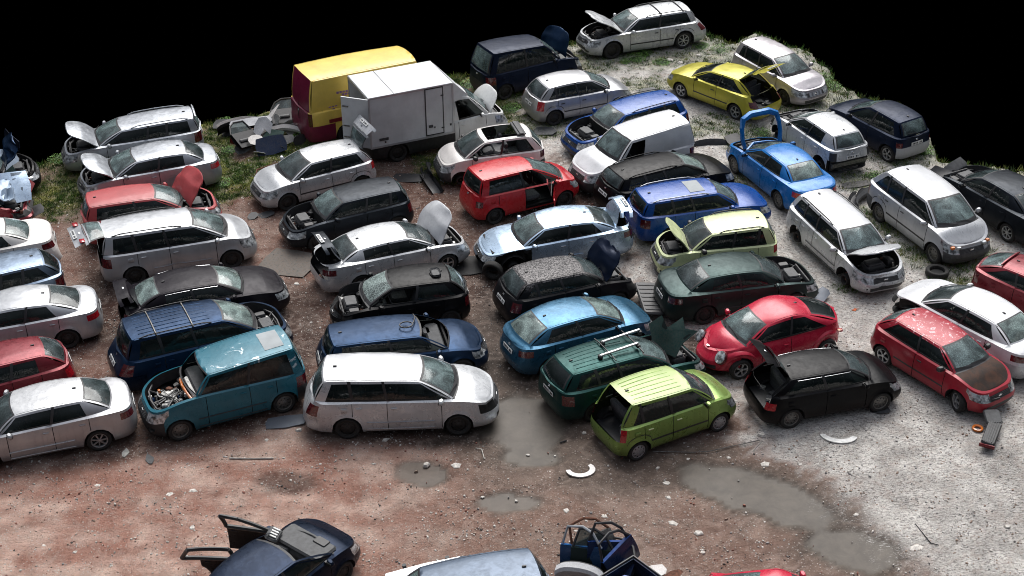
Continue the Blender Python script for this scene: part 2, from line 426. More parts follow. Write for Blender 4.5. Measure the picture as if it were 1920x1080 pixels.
    def crumple(p,a=.03):
        v=Vector(deform(p)); n=noise.noise_vector(Vector(p)*3.5+so); return (v+Vector((n.x*.4,n.y*.6,n.z))*a)[:]
    # ---- assign wall cells
    parts={}
    def part(n,s=0):
        return parts.setdefault((n,s),MB())
    isf_=lambda i:PER[i+1][2]==1
    hasb=S.get('fbumper',True); hasrb=S.get('rbump',True)
    hl=S.get('hl',.46); hlt=S.get('hlrows',(5,8)); tlr=S.get('tlrows',(5,8) if tail=='gate' else (6,8))
    gy=S.get('gateyn',.80); tly=S.get('tlyn',.74 if tail=='gate' else .55)
    mould=S.get('mould'); miss=S.get('miss',())
    for sg in(1,-1):
        for i in range(N-1):
            xa_,ya_,fa=PER[i]; xb_,yb_,fb=PER[i+1]; xmid=(xa_+xb_)/2; yn=((ya_+yb_)/2)/hw
            for j in range(len(TROW)-1):
                q=[W[i][j],W[i+1][j],W[i+1][j+1],W[i][j+1]]
                q=[(p[0],p[1]*sg,p[2]) for p in q]; fl=sg<0
                if S.get('darkrear') and xmid<xgb-.02 and not isr: mm0=BLK
                else: mm0=M
                if S.get('nofender')==sg and xmid>xD+.02 and j<8 and xmid>ws-Ra-.3 and not(isf_(i) and j>=5): continue
                mb=part('body'); mm=mm0
                isf=fa==1; isr=fb==-1 
                if xmid>ws+Ra-.01 and j<5:
                    if not hasb: continue
                    mb=part('front_bumper'); mm=BM
                    if j in(1,2) and isf and yn<.55: mm=BLK
                elif xmid<-ws-Ra+.01 and j<5:
                    if not hasrb:
                        continue
                    mb=part('rear_bumper'); mm=BR
                elif isf and j>=5 and yn>=hl and hlt[0]<=j<hlt[1] and xmid>xF-.55:
                    if ('headlight',sg) in miss: mm=DRK  # missing lamp: surface coloured dark to stand in for a shaded hole
                    else: mb=part('headlight',sg); mm=LENS
                elif not isf and xmid>xF-.50 and hlt[0]<=j<hlt[1] and S.get('hlwrap',True) and xmid>ws+Ra*.55:
                    if ('headlight',sg) in miss: mm=DRK
                    else: mb=part('headlight',sg); mm=LENS
                elif isf and yn<hl-.02 and 5<=j<(7 if S.get('grille',True) else 5):
                    mb=part('grille'); mm=BLK
                elif isr and j>=5 and yn>=tly and tlr[0]<=j<tlr[1]:
                    mb=part('tail_light',sg); mm=S.get('tlmat',DREDL)
                elif isr and j>=5 and yn<gy:
                    mb=part('gate') ; mm=M
                    if S.get('gate')=='off' : continue
                else:
                    dd=None
                    if 1<=j:
                        for k in range(len(ed)-1):
                            if ed[k+1]-1e-4<=xb_ and xa_<=ed[k]-g+1e-4: dd=k
                        if any(abs(xa_-e)<1e-3 and abs(xb_-(e-g))<1e-3 for e in ed): 
                            continue
                    if dd is not None:
                        mb=part('door',(dd+1)*sg); mm=M
                        if mould and j==3: mm=BLK
                    elif mould and j==3 and ed[-1]-.6<xmid<xD: mm=BLK
                    if j==0 and S.get('darksill'): mm=BLK
                mb.face(q,mm,fl)
            # shelf
            q=[W[i][-1],W[i+1][-1],I[i+1],I[i]]; q=[(p[0],p[1]*sg,p[2]) for p in q]
            tgt=part('gate') if (fb==-1 and yn<gy) else part('body')
            if not(tgt is parts.get(('gate',0)) and S.get('gate')=='off'): tgt.face(q,M,sg<0)
            # arch lips
            if any(abs(xmid-wx)<Ra for wx in wheels_x) and not fa and not fb:
                a,b=W[i][0],W[i+1][0]
                q=[(a[0],(a[1]-.22)*sg,a[2]),(b[0],(b[1]-.22)*sg,b[2]),(b[0],b[1]*sg,b[2]),(a[0],a[1]*sg,a[2])]
                part('body').face(q,DRK,sg<0)
            elif abs(xmid)<ws-Ra or True:
                a,b=W[i][0],W[i+1][0]; sc=.25
                q=[(a[0]*(1-.03),max(0,a[1]-sc)*sg,a[2]+.01),(b[0]*(1-.03),max(0,b[1]-sc)*sg,b[2]+.01),(b[0],b[1]*sg,b[2]),(a[0],a[1]*sg,a[2])]
                part('body').face(q,DRK,sg<0)
    B=part('body')
    B.box((0,0,.30),(xF-xR-.45,1.0,.06),DRK)
    B.box((0,0,.26),(wb-2*Ra-.1,2*hw-.30,.05),DRK)
    B.box((xc+.06,0,.62),(.05,2*hw-.34,.55),DRK)
    for wx in wheels_x: B.tube([(wx,-hw+.2,wr),(wx,hw-.2,wr)],.035,DRK,6)
    if S.get('bonnet','closed')=='closed': B.box((xF-.62,0,.56),(.55,1.15,.36),DRK)  # unseen block added to keep a closed nose dark behind its openings
    for sg in(1,-1):
        pass
    if not hasb: B.box((xF-.24,0,.42),(.10,1.30,.16),STEEL); B.box((xF-.34,0,.40),(.05,1.35,.36),DRK)
    if not hasrb: B.box((xR+.20,0,.42),(.08,1.35,.14),STEEL); B.box((xR+.26,0,.42),(.04,1.4,.38),BLK)
    # ---- bonnet, cowl, boot deck via chords
    V=[1,.93,.8,.6,.35,0,-.35,-.6,-.8,-.93,-1]
    def chord(i,cr,fr,bow,x_ref):
        a=I[i]; w=math.exp(-abs(a[0]-x_ref)/.28)
        return [(a[0]+bow*(1-v*v)*w,a[1]*v,a[2]+cr*fr*(1-v*v)) for v in V]
    fi=[i for i in range(N) if PER[i][0]>=xc-1e-4 and (PER[i][2]==1 or PER[i][2]==0)]
    crb=S.get('crown',.07)
    bon=MB(); cw=MB(); rows=[]
    for i in fi:
        fr=min(1,max(0,(I[fi[0]][0]-I[i][0]))/.45)**.6
        rows.append(chord(i,crb,fr,bowF,xc))
    bmat=S.get('bonnetmat',M)
    bon.grid(rows[:-1],bmat); B.grid(rows[-2:],BLK)
    bonnet=S.get('bonnet','closed')
    def hingeset(o,hx,hz,ang,yaw=0,dx=0,dz=0,dy=0):
        o.matrix_local=Matrix.Translation((hx+dx,dy,hz+dz))@Matrix.Rotation(yaw,4,'Z')@Matrix.Rotation(ang,4,'Y')@Matrix.Translation((-hx,0,-hz))
    if bonnet!='off':
        dfm=(lambda p:crumple(p,S.get('bcr',.02))) if bonnet=='open' else deform
        # turned-under edge
        for sg in(1,-1):
            for k in range(len(rows)-2):
                a=rows[k][0 if sg>0 else -1]; b=rows[k+1][0 if sg>0 else -1]
                bon.face([(a[0],a[1],a[2]-.03),(b[0],b[1],b[2]-.03),b,a],bmat,sg<0)
        bo=bon.build('bonnet',rt,dfm)
        if bonnet=='open': hingeset(bo,xc+.08,zc+.02,-math.radians(S.get('bang',55)),S.get('byaw',0),S.get('bdx',0),S.get('bdz',.02),S.get('bdy',0))
    if bonnet in('open','off'):
        for sg in(1,-1):
            for k in range(len(fi)-2):
                a,b=I[fi[k]],I[fi[k+1]]
                q=[(a[0]-.04,a[1]*.97*sg,a[2]-.30),(b[0]-.04,b[1]*.97*sg,b[2]-.30),(b[0],b[1]*sg,b[2]),(a[0],a[1]*sg,a[2])]
                B.face(q,BLK,sg>0)
        engine_bay(P,rt,seed,S.get('bright',False))
    ri=[i for i in range(N) if PER[i][0]<=xgb+1e-4 and PER[i][2] in(0,-1) and i>N//2]
    rows=[]
    for i in ri:
        fr=min(1,max(0,(I[i][0]-I[ri[-1]][0]))/.35)**.6
        rows.append(chord(i,.035,fr,-bowR,xgb))
    gate=S.get('gate','closed'); GT=part('gate')
    if gate!='off':
        if tail=='boot':
            GT.grid([r[2:9] for r in rows],M); B.grid([r[:3] for r in rows],M); B.grid([r[8:] for r in rows],M)
        else: GT.grid([r[1:10] for r in rows],M); B.grid([r[:2] for r in rows],M); B.grid([r[9:] for r in rows],M)
    # ---- greenhouse
    arch=S.get('archz',.055 if tail=='boot' else .04); zo=.03
    def rail(s):
        return Vector((lerp(P['xrf'],P['xrr'],s),lerp(P['yrf'],P['yrr'],s)+.045*4*s*(1-s),lerp(P['zrf'],P['zrr'],s)+arch*4*s*(1-s)))
    def belt(s):
        x=lerp(xc,xgb,s); return Vector((x,ybase(x),zsh(x)+.03))
    def sfx(x): return (xc-x)/(xc-xgb)
    def stx(x): return (P['xrf']-x)/(P['xrf']-P['xrr'])
    def side_pt(sb,st,t):
        p=belt(sb).lerp(rail(st),t); p.y+=S.get('sbulge',.035)*4*t*(1-t)*.8; return p
    LB=xc-xgb; LR=P['xrf']-P['xrr']
    # windows: list of (sb0,st0,sb1,st1)
    wins=S.get('wins'); bp=.035
    xBt=xB-.10
    last_b,last_t=S.get('cb',None),S.get('ct',None)
    if last_b is None:
        last_b={'boot':1-.42/LB,'gate':1-.26/LB}[tail] if not S.get('panel') else sfx(xB)
        last_t={'boot':1-.10/LR,'gate':1-.20/LR}[tail]
    A=(.085/LB,.05/LR)
    if S.get('panel'):
        wins=[(A[0]+.02,A[1],sfx(xB)-.02,stx(xBt)-.02)]
    elif nd_==2:
        xE2=S.get('xQ',xE+.02)
        wins=[(A[0],A[1],sfx(xB+bp),stx(xBt+bp)),(sfx(xB-bp),stx(xBt-bp),sfx(xE2+.02),stx(xE2-.06+.02))]
        if S.get('quarter') and last_b-sfx(xE2)>.06: wins.append((sfx(xE2-.05),stx(xE2-.13),last_b,last_t))
        else: wins[1]=(wins[1][0],wins[1][1],last_b if S.get('wide') else min(last_b,sfx(xE2)+.0),last_t if S.get('wide') else min(last_t,stx(xE2-.02)))
    else:
        wins=[(A[0],A[1],sfx(xB+bp),stx(xBt+bp)),(sfx(xB-bp),stx(xBt-bp),last_b,last_t)]
    T0,T1=S.get('trow',(.07,.88)); TR=[0,T0,lerp(T0,T1,.33),lerp(T0,T1,.66),T1,1]
    openw=S.get('openwin',())
    cols=[(0,0)]
    for w in wins: cols+= [(w[0],w[1]),(w[2],w[3])]
    cols.append((1,1))
    sidepts={}
    for sg in(1,-1):
        for c in range(len(cols)-1):
            (b0,t0_),(b1,t1_)=cols[c],cols[c+1]; isw=c%2==1; ns=5 if isw or (c==len(cols)-2 and b1-b0>.12) else 2
            seg=[[side_pt(lerp(b0,b1,k/ns),lerp(t0_,t1_,k/ns),t) for t in TR] for k in range(ns+1)]
            seg=[[(p.x,p.y*sg,p.z) for p in r] for r in seg]
            wi=(c-1)//2
            dpart=('door',(wi+1)*sg) if isw and wi<len(ed)-1 else ('body',0)
            if not isw:
                mm=M
                if 0<c<len(cols)-2 and S.get('blackB',True): mm=BLK
                part('body').grid(seg,mm,sg<0)
            else:
                tgt=part(*dpart)
                tgt.grid([r[:2] for r in seg],RUBB,sg<0); tgt.grid([r[4:] for r in seg],M if not S.get('chromew') else M,sg<0)
                n_=.014
                # rubber reveals
                if (wi,sg) not in openw and ('door',(wi+1)*sg) not in miss:
                    gl=MB(); rr=[[(p[0],p[1]-n_*sg,p[2]) for p in r[1:5]] for r in seg]; gl.grid(rr,S.get('sglass',GL_S),sg<0)
                    sidepts[(wi,sg)]=(gl,dpart)
                m2=part(*dpart); wv=.022
                if (wi,sg) in openw and wi<len(ed)-1 and sg*(wi+1) in S.get('opendoors',{}):
                    m2.tube([r[4] for r in seg],.045,BLK,6); m2.tube([seg[0][k] for k in(1,2,3,4)],.045,BLK,6); m2.tube([seg[-1][k] for k in(1,2,3,4)],.05,BLK,6); m2.tube([r[1] for r in seg],.05,BLK,6)
                for (ra,rb) in ((seg[0],1),(seg[-1],-1)):
                    for k in range(1,4):
                        a,b=ra[k],ra[k+1]
                        m2.face([a,(a[0],a[1]-.02*sg,a[2]),(b[0],b[1]-.02*sg,b[2]),b],RUBB,(sg*rb)>0)
                for k in range(len(seg)-1):
                    for (j,rb) in((1,1),(4,-1)):
                        a,b=seg[k][j],seg[k+1][j]
                        m2.face([a,b,(b[0],b[1]-.02*sg,b[2]),(a[0],a[1]-.02*sg,a[2])],RUBB,(sg*rb)<0)
                if S.get('chromew'):
                    tr=MB(); tr.tube([(p[4][0],p[4][1]+.012*sg,p[4][2]+.008) for p in seg],.006,CHR,5); 
                    o=tr.build('window_trim',rt,deform)
    # roof
    cr=S.get('rcrown',.045); bf,br=S.get('rbowf',.09),S.get('rbowr',.05)
    def roofrow(s):
        r=rail(s); wf=math.exp(-s/.14); wr_=math.exp(-(1-s)/.14)
        return [(r.x+bf*(1-v*v)*wf-br*(1-v*v)*wr_,r.y*v,r.z+cr*(1-v**4)*.6+cr*.4*(1-v*v)) for v in V]
    ss=[0,.03,.08,.16,.27,.4,.52,.64,.76,.86,.93,.975,1]
    RR=[roofrow(s) for s in ss]
    sun=S.get('sunroof')
    if S.get('roofholes'):
        s0,s1,v0,v1=S['roofholes']
        for i in range(len(RR)-1):
            for j in range(len(V)-1):
                if s0<=i<s1 and v0<=j<v1: continue
                B.face((RR[i][j],RR[i+1][j],RR[i+1][j+1],RR[i][j+1]),M)
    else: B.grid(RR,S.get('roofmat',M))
    if sun:
        s0,s1,sm=sun; m=MB(); vv=[.62,.3,0,-.3,-.62]
        def rp(s,v,dz):
            r=rail(s); return (r.x,r.y*v,r.z+cr*(1-v**4)*.6+cr*.4*(1-v*v)+dz)
        m.grid([[rp(s,v,.008) for v in vv] for s in (s0,(s0+s1)/2,s1)],sm); m.build('sunroof',rt)
    # drip line / ribs
    for sg in(1,-1):
        m=MB(); m.tube([(rail(s).x,rail(s).y*.93*sg,rail(s).z+cr*.17) for s in (.02,.1,.25,.4,.55,.7,.85,.98)],.007,RUBB,4); m.build('roof_gutter',rt,deform)
    if S.get('ribs'):
        m=MB()
        for v in (-.66,-.4,-.14,.14,.4,.66):
            m.tube([(rail(s).x,rail(s).y*v,rail(s).z+cr*(1-v**4)*.6+cr*.4*(1-v*v)+.0) for s in(.12,.3,.5,.7,.92)],.012,M,5)
        m.build('roof_rib',rt)
    if S.get('rails'):
        for sg in(1,-1):
            m=MB(); pts=[]
            for k in range(9):
                s=lerp(.12,.93,k/8); r=rail(s); pts.append((r.x,(r.y*.97)*sg,r.z+.012+(.045 if 0<k<8 else 0)))
            m.tube(pts,.016,S['rails'],6); m.build('roof_rail',rt)
    if S.get('bars'):
        for s in S['bars']:
            r=rail(s); m=MB(); m.tube([(r.x,(r.y+.02)*v,r.z+.03+cr*.9*(1-v*v)) for v in(1,.6,.2,-.2,-.6,-1)],.02,S.get('barmat',STEEL),6); m.build('roof_bar',rt)
    # windscreen
    WS=S.get('ws',GL_F)
    def scr(w,v,front=True):
        if front:
            b=Vector((xc+bowF*(1-v*v),P['yb']*v,zc+.0+crb*.9*(1-v*v))); t=Vector(roofrow_v(0,v))
        else:
            b=Vector((xgb-bowR*(1-v*v),P['ygb']*v,zgb+.0+.03*(1-v*v))); t=Vector(roofrow_v(1,v))
        p=b.lerp(t,w); bl=.045*4*w*(1-w)
        d=Vector((abs(t.z-b.z),0,abs(t.x-b.x))).normalized(); p+=Vector((d.x*(1 if front else -1),0,d.z))*bl*(1-.3*v*v); return p[:]
    def roofrow_v(s,v):
        r=rail(s); wf=math.exp(-s/.14); wr_=math.exp(-(1-s)/.14)
        return (r.x+bf*(1-v*v)*wf-br*(1-v*v)*wr_,r.y*v,r.z+cr*(1-v**4)*.6+cr*.4*(1-v*v))
    VF=[1,.93,.86,.6,.3,0,-.3,-.6,-.86,-.93,-1]; WF=[0,.05,.12,.35,.6,.8,.94,1]
    SG=[[scr(w,v) for v in VF] for w in WF]
    wsm=MB()
    for i in range(len(WF)-1):
        for j in range(len(VF)-1):
            q=(SG[i][j],SG[i+1][j],SG[i+1][j+1],SG[i][j+1])
            if j in(0,len(VF)-2): B.face(q,M)
            elif i==0: B.face(q,BLK)
            elif i==len(WF)-2: B.face(q,M if S.get('wtop') else BLK)
            else:
                edge=j in(1,len(VF)-3) or i==1
                wsm.face(q,BLK if edge else WS)
    if WS is not None and not S.get('nows'):
        wsm.build('windscreen',rt,deform)
        for k,(y0_,ln) in enumerate(((.40,.58),(-.18,.55))):
            m=MB(); a=Vector(scr(.03,y0_/P['yb'])); b=Vector(scr(.13,(y0_-ln)/P['yb'])); a.z+=.02; a.x+=.02; b.z+=.025; b.x+=.02
            m.tube([a,a.lerp(b,.5)+Vector((.0,0,.02)),b],.011,BLK,4); m.build('wiper',rt)
    # rear glass
    if tail=='boot': VR=[1,.91,.84,.55,.25,0,-.25,-.55,-.84,-.91,-1]; WR=[1,.95,.75,.5,.25,.06,0]
    else: VR=[1,.90,.82,.55,.25,0,-.25,-.55,-.82,-.90,-1]; WR=[1,.90,.72,.5,.25,.08,0]
    RG=[[scr(w,v,False) for v in VR] for w in WR]
    rgm=MB(); GTm=GT if tail=='gate' else B
    rglass=S.get('rglass',GL_F)
    if not (tail=='gate' and gate=='off'):
        for i in range(len(WR)-1):
            for j in range(len(VR)-1):
                q=(RG[i][j],RG[i+1][j],RG[i+1][j+1],RG[i][j+1])
                if j in(0,len(VR)-2): (B if tail=='boot' else B).face(q,M)
                elif i==0: GTm.face(q,M if tail=='gate' else BLK)
                elif i==len(WR)-2: GTm.face(q,M)
                elif S.get('panel') and not S.get('rearwin'): GTm.face(q,M)
                else:
                    edge=j in(1,len(VR)-3)
                    if edge and tail=='gate': GTm.face(q,BLK)
                    else: rgm.face(q,BLK if edge else rglass)
    else:
        for i in range(len(WR)-1):
            for j in (0,len(VR)-2): B.face((RG[i][j],RG[i+1][j],RG[i+1][j+1],RG[i][j+1]),M)
    # spoiler lip
    if S.get('spoiler'):
        m=MB(); 
        if tail=='gate': pts=[(P['xrr']-.10,P['yrr']*.95*v,P['zrr']+.045+.02*(1-v*v)) for v in(1,.6,0,-.6,-1)]
        else: pts=[(xgb-.22-.1*(1-v*v),P['ygb']*1.05*v,zgb+.10) for v in(1,.6,0,-.6,-1)]
        m.tube(pts,[.02,.04,.045,.04,.02],M,6); m.build('spoiler',rt)
    # ---- build parts
    body=B.build('body',rt,deform)
    gobj=None
    gname='boot_lid' if tail=='boot' else 'tailgate'
    if GT.f and gate!='off':
        dfm=(lambda p:crumple(p,.012)) if gate=='open' else deform
        if S.get('plate',True) and not S.get('gateplain'):
            i5=W[N-1][5]; i7=W[N-1][7]; m=MB(); zc_=lerp(i5[2],i7[2],.5); xx=lerp(i5[0],i7[0],.5)-.03
            nrm=math.atan2(i7[0]-i5[0],i7[2]-i5[2])
            m.box((xx,0,zc_),(.012,.50,.11),PLATE,Matrix.Rotation(nrm,3,'Y'))
            for k in range(7):
                if k!=2: m.box((xx-.008,-.19+k*.063,zc_),(.006,.03+.01*(k%2),.06),INK,Matrix.Rotation(nrm,3,'Y'))
            pm=m
        else: pm=None
        gobj=GT.build(gname,rt,dfm)
        if S.get('panel') and tail=='gate':
            m=MB(); zz=[W[N-1][5][2],zgb,P['zrr']-.1]; m.tube([(W[N-1][5][0]-.012,0,zz[0]),(W[N-1][8][0]-.012,0,W[N-1][8][2]),(xgb-bowR-.01,0,zz[1]+.05),(P['xrr']-br-.03,0,zz[2])],.008,RUBB,4); m.build('door_seam',gobj)
        if rgm.f: 
            ro=rgm.build('rear_window',gobj if tail=='gate' else rt,deform)
        if pm: pm.build('number_plate',gobj)
        if gate=='open':
            if tail=='gate': hingeset(gobj,P['xrr']-.02,P['zrr']+.02,math.radians(S.get('gang',75)),S.get('gyaw',0),S.get('gdx',0),S.get('gdz',0),S.get('gdy',0))
            else: hingeset(gobj,xgb-.05,zgb,math.radians(S.get('gang',65)),S.get('gyaw',0),S.get('gdx',0),S.get('gdz',0),S.get('gdy',0))
    elif rgm.f: rgm.build('rear_window',rt,deform)
    if gate in('open','off'):
        m=MB(); fx0,fx1=xR+.20,max(xgb+.6,xR+.75); m.box(((fx0+fx1)/2,0,.42),(fx1-fx0,1.25,.05),BLK)
        m.box((max(xgb+.55,xR+.7),0,.66),(.06,1.30,.50),SEAT); 
        for k in range(7): m.box((rnd.uniform(xR+.38,xR+.7),rnd.uniform(-.5,.5),.48),(rnd.uniform(.08,.3),rnd.uniform(.08,.3),.06),rnd.choice([BLK,GRY,GRY,ALU,SEAT]),Matrix.Rotation(rnd.random()*3,3,'Z')@Matrix.Rotation(.3*rnd.random(),3,'X'))
        m.build('boot_floor',rt)
    doors={}
    for (n,s),mb in list(parts.items()):
        if n in('body','gate') or not mb.f: continue
        if n=='door':
            if ('door',s) in miss: continue
            k=abs(s)-1; sg=1 if s>0 else -1
            o=mb.build('door',rt,deform); doors[s]=o
            if ('nohandle' not in S):
                xh=ed[k+1]+.16; zz=zsh(xh)-.13; m=MB(); y_=hw-.012
                m.box((xh,y_*sg,zz),(.15,.03,.03),S.get('handlemat',BLK if mould else M),bev=.008); m.build('door_handle',o,deform)
            if s in S.get('opendoors',{}):
                a=S['opendoors'][s]; hx=ed[k]; hy=hw*sg
                o.matrix_local=Matrix.Translation((hx,hy,0))@Matrix.Rotation(a*-sg,4,'Z')@Matrix.Translation((-hx,-hy,0))
        elif n=='headlight':
            o=mb.build('headlight',rt,deform)
            if S.get('lampround'):
                pass
        elif n=='tail_light': mb.build('tail_light',rt,deform)
        elif n=='front_bumper':
            m=mb.build('front_bumper',rt,deform)
            if S.get('fplate'):
                q=MB(); q.box((xF+.005,0,.42),(.015,.5,.11),PLATE); q.build('number_plate',m)
        elif n=='rear_bumper': mb.build('rear_bumper',rt,deform)
        elif n=='grille':
            for k in range(4): 
                z=lerp(W[0][5][2],W[0][7][2],(k+.5)/4); xx=lerp(W[0][5][0],W[0][7][0],(k+.5)/4)
                mb.tube([(ox(y/hw,True)-(xF-xx)+.012 if abs(y)<hw else xx,y,z) for y in (0,.15,.3)],.007,S.get('grillebar',GRY),4)
                mb.tube([(ox(y/hw,True)-(xF-xx)+.012,-y,z) for y in (0,.15,.3)],.007,S.get('grillebar',GRY),4)
            mb.build('grille',rt,deform)
    for (wi,sg),(gl,dp) in sidepts.items():
        par=doors.get(dp[1]) if dp[0]=='door' else rt
        gl.build('side_window',par if par else rt,deform)
    if S.get('badge',True):
        if gobj and gate!='off':
            a=W[N-1][8]; m=MB(); m.box((a[0]-.012,0,a[2]-.035),(.02,.10,.055),CHR,Matrix.Rotation(.5,3,'Y'),bev=.012); m.build('badge',gobj,deform)
            if tail=='gate' and not S.get('panel'):
                m=MB(); a=Vector(scr(.10,.0,False)); b=Vector(scr(.22,.62,False)); a.x-=.02; b.x-=.02; m.tube([a,a.lerp(b,.5)+Vector((-.01,0,.005)),b],.010,BLK,4); m.build('rear_wiper',gobj,deform)
        if S.get('grille',True) and hasb:
            a=W[0][6]; m=MB(); m.box((a[0]+.005,0,a[2]),(.02,.13,.06),CHR,bev=.012); m.build('badge',rt,deform)
    if S.get('strip'):
        for sg in(1,-1):
            for j_,r_,mt_ in((3,.016,S['strip']),(1,.012,CHR if S.get('sillchrome') else S['strip'])):
                pts=[(W[i][j_][0],(W[i][j_][1]+.006)*sg,W[i][j_][2]) for i in range(N) if PER[i][2]==0 and -ws+Ra+.04<PER[i][0]<ws-Ra-.04]
                if len(pts)>2: m=MB(); m.tube(pts,r_,mt_,5); m.build('side_moulding',rt,deform)
    m=MB(); xfl=-wb/2-.05; m.box((xfl,-(oy(xfl)-.006),zsh(xfl)-.17),(.15,.012,.13),M,bev=.004); m.build('fuel_flap',rt,deform)
    # emblem dot, aerial, mirrors
    if S.get('aerial',True):
        r=rail(.9 if not S.get('aerialf') else .1); m=MB(); m.box((r.x,0,r.z+cr+.01),(.09,.045,.03),BLK,bev=.008); m.build('aerial',rt)
    for sg in(1,-1):
        if ('mirror',sg) in miss: continue
        m=MB(); m.box((xc-.27,(hw+.07)*sg,zc+.05),(.12,.19,.13),S.get('mirrormat',M),Matrix.Rotation(.25*sg,3,'Z'),bev=.035)
        m.box((xc-.27,(hw-.04)*sg,zc+.01),(.07,.10,.05),BLK)
        m.box((xc-.335,(hw+.075)*sg,zc+.05),(.01,.14,.09),DRK); m.build('wing_mirror',rt)
    # wheels
    rims=S.get('rims','steel'); rims=[rims]*4 if isinstance(rims,str) else rims
    k=0
    for wx in wheels_x:
        for sg in(1,-1):
            kd=rims[k]; k+=1
            if kd: add_wheel(rt,wx,(hw-.115)*sg,wr*(1.0 if kd!='hub' else .55),kd,sg,S.get('steer',0) if wx>0 else 0,sink=rnd.uniform(.0,.015) if kd!='hub' else -.1)
    if S.get('panel') and not S.get('noint') or not S.get('noint'): interior(P,S,None,rt)
    rt['_']=0; del rt['_']
    info=dict(rail=rail,P=P,xF=xF,xR=xR,W=W,I=I,deform=deform,scr=scr,xB=xB,ed=ed,zsh=zsh,oy=oy,N=N,body=body,gate=gobj,doors=doors)
    return rt,info
# ------------------------------------------------------------------ colours
SILV=paint('silver',(.44,.455,.475),0.42,.34); SILV2=paint('bright_silver',(0.52,0.535,0.55),0.35,.32); SILD=paint('slate_silver',(0.340,0.360,0.390),0.55,.34)
SILW=paint('warm_silver',(.38,.385,.40),0.55,.36); WHITE=paint('white',(.64,.65,.665),0.00,.32); CREAM=paint('cream_white',(0.720,0.690,0.660),0.00,.34)
GREYB=paint('grey_blue',(0.13,0.17,0.23),0.88,.34); NAVY=paint('navy',(0.004,0.013,0.034),0.44,.3); NAVY2=paint('deep_navy',(0.006,0.012,0.03),0.35,.36)
DGREY=paint('dark_slate',(0.015,0.019,0.025),0.53,.34); AUB=paint('dark_aubergine',(.013,.011,.015),0.2,.34); BLACKP=paint('black',(0.005,0.005,0.006),0.10,.34)
BLACKD=paint('dusty_black',(0.010,0.010,0.012),0.10,.42,fleck=1.5,fleckcol=(.20,.19,.19),fscale=22)
RED=paint('red',(0.42,0.014,0.022),0.05,.33); REDA=paint('signal_red',(0.480,0.014,0.021),0.05,.3); REDD=paint('dark_red',(0.16,0.01,0.018),0.35,.33); REDF=paint('faded_red',(0.400,0.060,0.064),0.00,.42)
REDC=paint('mottled_red',(0.336,0.016,0.032),0.05,.36,fleck=.55,fleckcol=(.62,.36,.38),fscale=9); PINK=paint('crimson',(0.496,0.018,0.048),0.05,.28)
BLUE=paint('royal_blue',(.002,.055,.27),0.10,.3); BLUEB=paint('bright_blue',(0.006,0.15,0.46),0.10,.3); BLUEC=paint('cobalt',(.003,.060,.27),0.10,.3)
LBLUE=paint('ice_blue',(0.400,0.520,0.660),0.55,.3); STEELB=paint('steel_blue',(.024,.105,.185),0.53,.32); TEAL=paint('teal',(0.012,0.12,0.17),0.15,.33,fleck=.12,fleckcol=(.52,.60,.64),fscale=2.6)
DGREEN=paint('dark_green',(0.011,0.046,0.043),0.44,.34); DGREEN2=paint('bottle_green',(0.025,0.042,0.041),0.53,.34)
GREEN=paint('apple_green',(.20,.31,.075),0.44,.33); LIME=paint('pale_lime',(.56,.62,.34),0.10,.33); YGREEN=paint('mustard_green',(0.460,0.420,0.045),0.35,.34)
YEL=paint('van_yellow',(0.760,0.550,0.110),0.00,.4,dirt=.25); MAG=paint('magenta',(0.187,0.013,0.047),0.00,.4); DBLUE=paint('dark_blue',(.005,.011,.026),0.53,.32)
BURNT=paint('burnt_bonnet',(.040,.030,.026),0.00,.6,rust=.35,coat=.0,dirt=.6); MAUVE=paint('mauve_silver',(0.420,0.400,0.420),0.55,.34)
NBLUE=paint('night_blue',(0.008,0.024,0.058),0.53,.34); GREYP=paint('primer_grey',(0.340,0.370,0.380),0.00,.6,coat=0)
